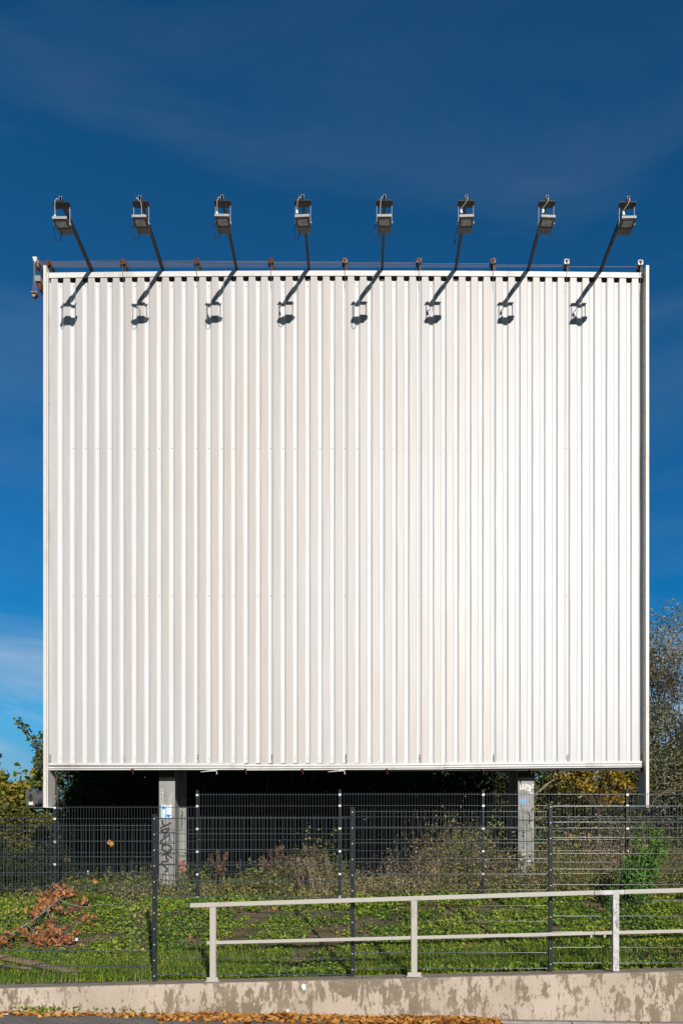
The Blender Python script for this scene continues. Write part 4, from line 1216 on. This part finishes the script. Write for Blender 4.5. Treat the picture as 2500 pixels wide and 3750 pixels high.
# ------------------------------------------------------------------ ground cover
def scatter(n, x0, x1, y0, y1, dens):
    X = RNG.uniform(x0, x1, n); Y = RNG.uniform(y0, y1, n)
    k = RNG.uniform(0, 1, n) < dens(X, Y)
    X, Y = X[k], Y[k]
    return np.stack([X, Y, ground(X, Y)], 1)

def build_cover():
    # creeping ivy on the bank, patchy
    dens = lambda x, y: np.clip((vnoise(x, y, 1.7) * .6 + vnoise(x + 9, y, 4.2) * .4 - .33) * 5.5, .04, 1) * np.where(y < 10.4, .6, 1)
    P = scatter(140000, -9, 8, 9.55, 13.6, dens)
    P[:, 2] += RNG.uniform(.0, .085, len(P)) * (.4 + vnoise(P[:, 0], P[:, 1], 2.5))
    N = RNG.normal(size=(len(P), 3)) * .55; N[:, 2] += 1; N[:, 1] -= .45
    V, Q = leaf_arrays(P, .046 * RNG.uniform(.5, 1.4, len(P)), N, .75)
    tag(np_mesh('ivy', V, Q, M['ivy']), 'patchy green ivy and creeping leaves covering the bank', 'ground cover', kind='stuff')
    # grass along the foot of the bank
    dens = lambda x, y: np.clip(1.25 - (y - 9.55) / (.75 + .55 * vnoise(x, y * 0, .8)), 0, 1) * np.clip((vnoise(x, y, 1.2) - .18) * 4 + np.where(x < -2.6, .9, 0), .15, 1)
    P = scatter(60000, -9, 8, 9.55, 11.0, dens)
    h = .10 + .14 * vnoise(P[:, 0], P[:, 1], 1.1) * RNG.uniform(.6, 1.3, len(P)) + np.where((P[:, 0] > 1.2), .10, 0) * vnoise(P[:, 0] + 4, P[:, 1], 1.5)
    V, Q = blade_arrays(P, h * RNG.uniform(.5, 1.25, len(P)), .0095, .95)
    tag(np_mesh('grass', V, Q, M['grass']), 'bright green grass along the foot of the bank above the wall', 'grass', kind='stuff')
    # low leafy fringe hanging over the coping
    dens = lambda x, y: np.clip((vnoise(x, y * 0, 1.6) - .3) * 3, 0, 1)
    P = scatter(5200, -2.4, 8, 9.53, 9.75, dens); P[:, 2] += RNG.uniform(.01, .11, len(P))
    N = RNG.normal(size=(len(P), 3)) * .6; N[:, 2] += .8; N[:, 1] -= .5
    V, Q = leaf_arrays(P, .05 * RNG.uniform(.5, 1.3, len(P)), N, .8)
    tag(np_mesh('creeper', V, Q, M['ivy']), 'low leafy creeper fringe along the back of the wall', 'ground cover', kind='stuff')
    # tall weeds between the fence and the columns
    def weeds(n_st, x0, x1, y0, y1, hfun, per, size, mat, name, label, seed, stemw=.006):
        X = RNG.uniform(x0, x1, n_st); Y = RNG.uniform(y0, y1, n_st)
        H = hfun(X, Y) * RNG.uniform(.45, 1.15, n_st)
        k = H > .08; X, Y, H = X[k], Y[k], H[k]
        B = np.stack([X, Y, ground(X, Y)], 1)
        lx = RNG.normal(size=(len(B), 2)) * .16
        parts = [blade_arrays(B, H, stemw, .3)]
        t = RNG.uniform(.1, 1.05, (len(B), per))
        P = B[:, None, :] + np.stack([lx[:, :1] * t * H[:, None], lx[:, 1:] * t * H[:, None], t * H[:, None]], -1)
        P = P.reshape(-1, 3) + RNG.normal(size=(len(B) * per, 3)) * .032
        parts.append(leaf_arrays(P, size * RNG.uniform(.5, 1.4, len(P)), None, .5))
        V, Q = join_arrays(parts)
        tag(np_mesh(name, V, Q, mat), label, 'weeds', kind='stuff')
    env = lambda x, y: (.16 + 1.25 * vnoise(x, y * .5, 1.1) ** 1.4) * np.clip(.55 + (y - 13.0) * .5, .5, 1.15) * np.clip(1.1 - .55 * np.clip((-x - 4.9) / 1.0, 0, 1), .2, 1.2) * np.where(np.abs(x + 3.6) < .5, .5, 1) * np.where((np.abs(x + .84) < .36) & (y < 13.7), .3, 1) * np.where(x > 4.2, .8, 1)
    weeds(3600, -6.6, 7, 13.0, 15.2, env, 11, .055, M['weed'], 'weeds', 'tangled olive green weeds at the foot of the billboard columns', 1)
    env2 = lambda x, y: (.16 + 1.6 * vnoise(x + 3, y * .5, 1.6) ** 1.3) * np.clip(.5 + (y - 13.0) * .55, .5, 1.2) * np.exp(-((x - .9) / 2.3) ** 2) * 1.05 + .16
    weeds(2100, -4.5, 6.5, 13.15, 15.4, env2, 10, .045, M['dry'], 'dry_weeds', 'tangle of dry tan weeds under the billboard', 2, .007)
    env3 = lambda x, y: .5 + .9 * vnoise(x, y, .9)
    weeds(1700, 2.9, 8.5, 15.4, 17.6, env3, 10, .06, M['dry'], 'dry_undergrowth', 'brown dry undergrowth behind the fence right of the right column', 3, .007)
    weeds(1500, -9.5, -5.6, 13.2, 14.6, lambda x, y: .35 + .5 * vnoise(x, y, 1.1), 12, .06, M['leaf_dark'], 'undergrowth', 'undergrowth darkened for shade behind the fence at the far left', 4)  # dark leaf colour carries the shade at the hedge foot
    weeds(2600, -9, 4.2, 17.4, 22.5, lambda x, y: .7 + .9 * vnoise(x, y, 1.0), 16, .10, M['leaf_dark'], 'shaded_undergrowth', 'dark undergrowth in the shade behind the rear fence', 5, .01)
    # litter of fallen leaves along the foot of the wall
    n = 2700
    X = np.concatenate([RNG.uniform(-2.45, 1.65, n), RNG.uniform(-4.8, -2.3, 330), RNG.uniform(1.6, 6, 14)])
    Yd = np.concatenate([9.035 - np.abs(RNG.normal(0, .15, n)), 9.10 - np.abs(RNG.normal(0, .10, 330)), RNG.uniform(8.7, 9.1, 14)])
    X[:n] += .0
    pile = np.concatenate([np.exp(-((8.96 - Yd[:n]) / .16) ** 2) * (.022 + .026 * vnoise(X[:n], Yd[:n], 2.2)) * np.clip((X[:n] + 2.5) / .7, 0, 1) * np.clip((1.7 - X[:n]) / .3, 0, 1), np.zeros(344)])
    Z = road_z(X) + .008 + pile * RNG.uniform(.1, 1.1, len(X))
    P = np.stack([X, Yd, Z], 1)
    N = RNG.normal(size=(len(P), 3)) * .5; N[:, 2] += 1.0; N[:, 1] -= .3
    V, Q = leaf_arrays(P, .062 * RNG.uniform(.55, 1.45, len(P)), N, .8, .22)
    tag(np_mesh('fallen_leaves', V, Q, M['litter']), 'drift of orange brown fallen leaves at the foot of the wall', 'fallen leaves', kind='stuff')
    # few dead leaves lying on the bank
    P = scatter(420, -6, 6, 9.7, 12.9, lambda x, y: np.clip((vnoise(x + 2, y, 1.3) - .45) * 5, .05, 1)); P[:, 2] += .05
    N = RNG.normal(size=(len(P), 3)) * .5; N[:, 2] += 1; N[:, 1] -= .4
    V, Q = leaf_arrays(P, .075 * RNG.uniform(.6, 1.3, len(P)), N, .75)
    tag(np_mesh('leaf_litter', V, Q, M['deadleaf']), 'scattered orange dead leaves lying on the green bank', 'dead leaves', kind='stuff')
    # weeds in the gap at the wall foot, left
    P = np.stack([np.concatenate([RNG.normal(-3.95, .22, 160), RNG.normal(-3.0, .35, 60)]), RNG.uniform(9.06, 9.115, 220), np.zeros(220)], 1); P[:, 2] = road_z(P[:, 0]) + RNG.uniform(.0, .09, 220)
    N = RNG.normal(size=(220, 3)); N[:, 2] += .6
    V, Q = leaf_arrays(P, .035 * RNG.uniform(.5, 1.4, 220), N, .6)
    tag(np_mesh('wall_weeds', V, Q, M['ivy']), 'small green weeds sprouting at the left foot of the wall', 'weeds', kind='stuff')
build_cover()

# ------------------------------------------------------------------ single plants
def dock(px, Y, h, label, seed, n=5):
    rg = random.Random(seed)
    x = wx(px, Y); z = gz(x, Y)
    root = empty('dock_plant', (x, Y, z), label, 'dry plant', 'tall dry brown dock plants under the billboard')
    mb = MB(); P = []
    mb.tube([(x, Y, z - .03), (x, Y, z + h * .55)], [.012, .009], 5)
    for k in range(n):
        a = (k - (n - 1) / 2) * .2 + rg.uniform(-.06, .06)
        b = Vector((x, Y, z + h * rg.uniform(.3, .5)))
        t = Vector((x + math.sin(a) * h * .55, Y + rg.uniform(-.1, .1), z + h * rg.uniform(.8, 1.0) * (1 - abs(a) * .25)))
        path = catmull([b, (b + t) / 2 + Vector((math.sin(a) * .06 * h, 0, -.02)), t], 6)
        mb.tube(path, .005, 4)
        for i, p in enumerate(path[3:]):
            for _ in range(16): P.append(p + Vector((rg.gauss(0, .016), rg.gauss(0, .016), rg.gauss(0, .02))))
    mb.build('stalk', M['dock'], root)
    P = np.array([list(p) for p in P])
    V, Q = leaf_arrays(P, .044 * RNG.uniform(.6, 1.4, len(P)), None, .8)
    np_mesh('seed_heads', V, Q, M['dock'], root)
dock(505, 14.0, 1.02, 'forked brown dry dock plant standing alone right of the left column', 1, 4)
dock(634, 14.0, 1.05, 'broad brown dry dock plant with many upright seed heads near the middle', 2, 7)
dock(672, 14.2, .85, 'shorter brown dry dock plant beside the broad one', 3, 3)
dock(712, 14.1, 1.08, 'tall greyish brown seed plume left of the pale reeds', 4, 4)
dock(1050, 14.3, .85, 'dry brown seed plant in the weeds left of the right column', 5, 4)
dock(1128, 14.2, .95, 'wispy brown dry plant just right of the fence post before the right column', 6, 5)

def reeds():
    Y = 13.28
    root = empty('reed_clump', (wx(725, Y), Y, gz(wx(725, Y), Y)), 'clump of pale straw coloured reed grass left of the middle fence post', 'reed grass')
    rg = random.Random(12); mb = MB(); P = []
    for k in range(40):
        px = rg.uniform(688, 768); x = wx(px, Y); y = Y + rg.uniform(-.1, .35); z = gz(x, y); h = rg.uniform(.5, .84)
        le = rg.uniform(-.14, -.02)
        path = catmull([(x, y, z), (x + le * .25, y, z + h * .6), (x + le, y, z + h)], 5)
        mb.tube(path, [.006 * (1 - .06 * i) for i in range(len(path))], 4)
        for i, p in enumerate(path[5:]):
            for _ in range(6): P.append(p + Vector((rg.gauss(0, .009), rg.gauss(0, .009), rg.gauss(0, .02))))
    mb.build('stalks', M['reed'], root)
    P = np.array([list(p) for p in P]); V, Q = leaf_arrays(P, .04, None, .3, droop=-1.5); np_mesh('plumes', V, Q, M['reed'], root)
    n = 160
    P = np.stack([RNG.uniform(wx(685, Y), wx(775, Y), n), Y + RNG.uniform(-.2, .25, n), np.zeros(n)], 1); P[:, 2] = ground(P[:, 0], P[:, 1])
    V, Q = blade_arrays(P, RNG.uniform(.2, .5, n), .009, .7); np_mesh('blades', V, Q, M['reed'], root)
reeds()

# fallen branch with orange leaves at the left
def fallen_branch():
    def S(px, py):              # point on the bank seen at px, py, raised a little
        Y = 9.6
        while Y < 14 and WZ(py, Y) > gz(wx(px, Y), Y) + .10: Y += .04
        return Vector((wx(px, Y), Y, gz(wx(px, Y), Y) + .10))
    b0 = S(5, 2165)
    root = empty('fallen_branch', b0, 'broken branch with bunches of orange brown dead leaves lying on the left of the bank', 'branch')
    lim = [[(0, 2168), (45, 2148), (90, 2118), (140, 2075), (190, 2050), (230, 2028), (275, 2012)],
           [(90, 2118), (110, 2090), (130, 2052), (160, 2040), (200, 2030)],
           [(140, 2080), (190, 2088), (240, 2092), (300, 2100)],
           [(8, 2150), (30, 2105), (60, 2070), (90, 2076)],
           [(60, 2138), (95, 2170), (110, 2190)],
           [(230, 2040), (270, 2062), (300, 2078)],
           [(110, 2110), (130, 2150), (150, 2180), (190, 2185)]]
    mb = MB()
    rg = random.Random(21)
    for i, l in enumerate(lim):
        pts = [S(*p) + Vector((0, -.02, rg.uniform(.02, .12))) for p in l]
        path = catmull(pts, 4)
        r = .022 if i == 0 else .011
        mb.tube(path, [max(.003, r * (1 - .8 * k / len(path))) for k in range(len(path))], 5)
    mb.build('limbs', M['palebark'], root)
    bunches = [(115, 2075, 30, 90), (135, 2062, 26, 70), (100, 2092, 24, 60), (160, 2058, 18, 36), (172, 2050, 16, 44), (120, 2130, 16, 36), (110, 2150, 18, 44), (128, 2160, 26, 70), (150, 2166, 22, 50), (100, 2172, 22, 44),
               (82, 2108, 10, 18), (94, 2022, 8, 10), (113, 2024, 9, 14), (125, 2030, 14, 22), (218, 2018, 5, 8), (138, 2096, 12, 14), (163, 2096, 7, 10), (50, 2158, 20, 18), (8, 2168, 14, 14), (176, 2146, 8, 8), (190, 2076, 16, 12), (205, 2120, 18, 12), (85, 2160, 12, 12)]
    for (px, py, rr, n) in bunches:
        c = S(px, py)
        s = rr / F * c.y
        n = int(n * .95)
        P = np.array(c)[None, :] + RNG.normal(size=(n, 3)) * s * (.42 + .55 * RNG.uniform(0, 1, (n, 1)) ** 4) * np.array([1, .7, .8]) + np.array([0, -.04, .04])
        P[:, 2] = np.maximum(P[:, 2], ground(P[:, 0], P[:, 1]) + .02)
        N = RNG.normal(size=(n, 3)) * .7; N[:, 1] -= 1.0; N[:, 2] += .3
        V, Q = leaf_arrays(P, .088 * RNG.uniform(.5, 1.3, n), N, .6, .22, droop=1.1)
        np_mesh('leaf_bunch', V, Q, M['deadleaf'], root)
fallen_branch()

def on_bank(px, py, lift=.0):
    Y = 9.6
    while Y < 14 and WZ(py, Y) > gz(wx(px, Y), Y) + lift: Y += .03
    return Vector((wx(px, Y), Y, gz(wx(px, Y), Y) + lift))

def plank(label, a, b, w, t):
    pa, pb = on_bank(*a, .13), on_bank(*b, .11)
    pa = pa + (pa - pb) * .3
    mb = MB(); mb.beam(pa, pb, w, t)
    tag(mb.build('plank', M['wood'], bevel=.006), label, 'plank')
plank('long weathered wooden plank lying in the grass at the left edge', (0, 2198), (178, 2236), .085, .06)
plank('thin short stick lying below the wooden plank at the left edge', (0, 2218), (72, 2226), .035, .03)

# litter
def crumple(name, label, c, s, seed, cat='litter', mat='paper', sq=(1, 1, 1)):
    rg = random.Random(seed)
    import bmesh
    bm = bmesh.new(); bmesh.ops.create_icosphere(bm, subdivisions=2, radius=s)
    for v in bm.verts: v.co = Vector((v.co.x * sq[0], v.co.y * sq[1], v.co.z * sq[2])) * rg.uniform(.7, 1.2)
    me = bpy.data.meshes.new(name); bm.to_mesh(me); bm.free(); me.materials.append(M[mat])
    o = bpy.data.objects.new(name, me); o.location = c; COL.objects.link(o)
    return tag(o, label, cat)
crumple('paper_scrap', 'crumpled white paper lying on the green bank right of the orange leaves', on_bank(168, 2161, .05), .05, 1, sq=(1.5, 1, .7))
crumple('paper_scrap', 'white blob of paper stuck on the front of the concrete wall', Vector((WX(697, 9.12), 9.122, WZ(2268, 9.12))), .034, 2, sq=(.9, .3, 1.15))
crumple('paper_scrap', 'small white scrap caught high on the bank right of the far left post', W(202, 2003, 13.0), .016, 3, sq=(.6, .6, 1.4))
crumple('paper_scrap', 'flat white scrap on the paving among the leaves right of the far left', Vector((WX(546, 8.95), 8.95, road_z(WX(546, 8.95)) + .012)), .03, 4, sq=(1.2, .8, .3))
crumple('paper_scrap', 'flat white scrap lying alone on the paving at the bottom left corner', Vector((WX(12, 8.95), 8.95, road_z(WX(12, 8.95)) + .012)), .026, 5, sq=(1.3, .8, .3))
crumple('stone', 'pale round stone among the leaves at the foot of the wall', Vector((WX(660, 9.08), 9.08, road_z(WX(660, 9.08)) + .08)), .022, 6, 'stone', 'connector')
def caught_leaf(px, py, Y, s, label):
    c = W(px, py, Y)
    n = 4
    P = np.array(c)[None, :] + RNG.normal(size=(n, 3)) * np.array([s * .25, .004, s * .2])
    N = np.tile(np.array([[.2, -1, .1]]), (n, 1)) + RNG.normal(size=(n, 3)) * .25
    V, Q = leaf_arrays(P, s * RNG.uniform(.7, 1.1, n), N, .8)
    tag(np_mesh('caught_leaf', V, Q, M['litter']), label, 'leaf')
caught_leaf(253.5, 1937, 13.06, .10, 'single orange leaf caught in the wires of the fence left of the left column')
caught_leaf(218, 2024, 12.9, .08, 'lone orange brown leaf at the tip of the broken branch')
caught_leaf(1310, 1920, 16.95, .10, 'yellow leaf caught on top of a rear fence post under the golden tree')

# ------------------------------------------------------------------ sun, sky, camera
sl = bpy.data.lights.new('sun', 'SUN'); sl.energy = 4.45; sl.angle = R(.53); sl.color = (1, .955, .905)
so = bpy.data.objects.new('sun', sl); COL.objects.link(so)
so.rotation_euler = (-SUN).to_track_quat('-Z', 'Y').to_euler()
so.location = (8, -20, 20)

w = bpy.data.worlds.new('World'); scene.world = w; w.use_nodes = True
nt = w.node_tree
bg = nt.nodes['Background']
sky = nt.nodes.new('ShaderNodeTexSky'); sky.sky_type = 'NISHITA'; sky.sun_disc = False
sky.sun_elevation = math.asin(SUN.z); sky.sun_rotation = math.atan2(SUN.x, SUN.y)
sky.air_density = 1.0; sky.dust_density = .3; sky.ozone_density = 3.0
tc = nt.nodes.new('ShaderNodeTexCoord')
mp = nt.nodes.new('ShaderNodeMapping'); mp.inputs['Scale'].default_value = (1, 1, 4.5)
nt.links.new(tc.outputs['Generated'], mp.inputs[0])
cn = noise(nt, 2.1, 6, mp.outputs[0], .58, .5)
cr = ramp(nt, [(.43, (0, 0, 0)), (.72, (1, 1, 1))]); nt.links.new(cn.outputs[0], cr.inputs[0])
sp = nt.nodes.new('ShaderNodeSeparateXYZ'); nt.links.new(tc.outputs['Generated'], sp.inputs[0])
el = ramp(nt, [(.0, (.05, .05, .05)), (.12, (.3, .3, .3)), (.17, (.95, .95, .95)), (.26, (.85, .85, .85)), (.33, (.10, .10, .10)), (.42, (.035, .035, .035)), (.52, (.06, .06, .06)), (.62, (.085, .085, .085)), (.75, (.04, .04, .04))]); nt.links.new(sp.outputs[2], el.inputs[0])
cf = mixc(nt, 1.0, cr.outputs[0], el.outputs[0], 'MULTIPLY')
pol = ramp(nt, [(.0, (.10, .22, .28)), (.10, (.16, .45, .55)), (.20, (.32, .86, 1)), (.29, (.14, .74, .98)), (.35, (.05, .67, 1.0)), (.45, (.06, .65, .99)), (.62, (.11, .63, .90)), (.78, (.09, .575, .82))]); nt.links.new(sp.outputs[2], pol.inputs[0])
deep = mixc(nt, 1.0, sky.outputs[0], pol.outputs[0], 'MULTIPLY')
north = nt.nodes.new('ShaderNodeMapRange'); north.inputs[1].default_value = -.5; north.inputs[2].default_value = .45; north.inputs[3].default_value = .30; north.inputs[4].default_value = 1.0
nt.links.new(sp.outputs[1], north.inputs[0])
vv = nt.nodes.new('ShaderNodeVectorMath'); vv.operation = 'SCALE'; nt.links.new(mixc(nt, cf, deep, (5.0, 6.0, 7.0)), vv.inputs[0]); nt.links.new(north.outputs[0], vv.inputs['Scale'])
col = vv.outputs[0]
nt.links.new(col, bg.inputs[0])
bg.inputs[1].default_value = .10

cam = bpy.data.cameras.new('camera'); co = bpy.data.objects.new('camera', cam); COL.objects.link(co)
co.location = (0, 0, EYE); co.rotation_euler = (R(90), 0, 0)
cam.sensor_fit = 'HORIZONTAL'; cam.sensor_width = 36.0; cam.lens = 36.0 * F / 1568.0
cam.shift_x = -(CX - 784.0) / 1568.0; cam.shift_y = (HY - 1176.0) / 1568.0
cam.clip_start = .1; cam.clip_end = 4000
scene.camera = co
scene.view_settings.view_transform = 'Standard'; scene.view_settings.look = 'None'
scene.view_settings.exposure = 0; scene.view_settings.gamma = 1
scene.cycles.max_bounces = 6; scene.cycles.transparent_max_bounces = 6
scene.cycles.use_denoising = True
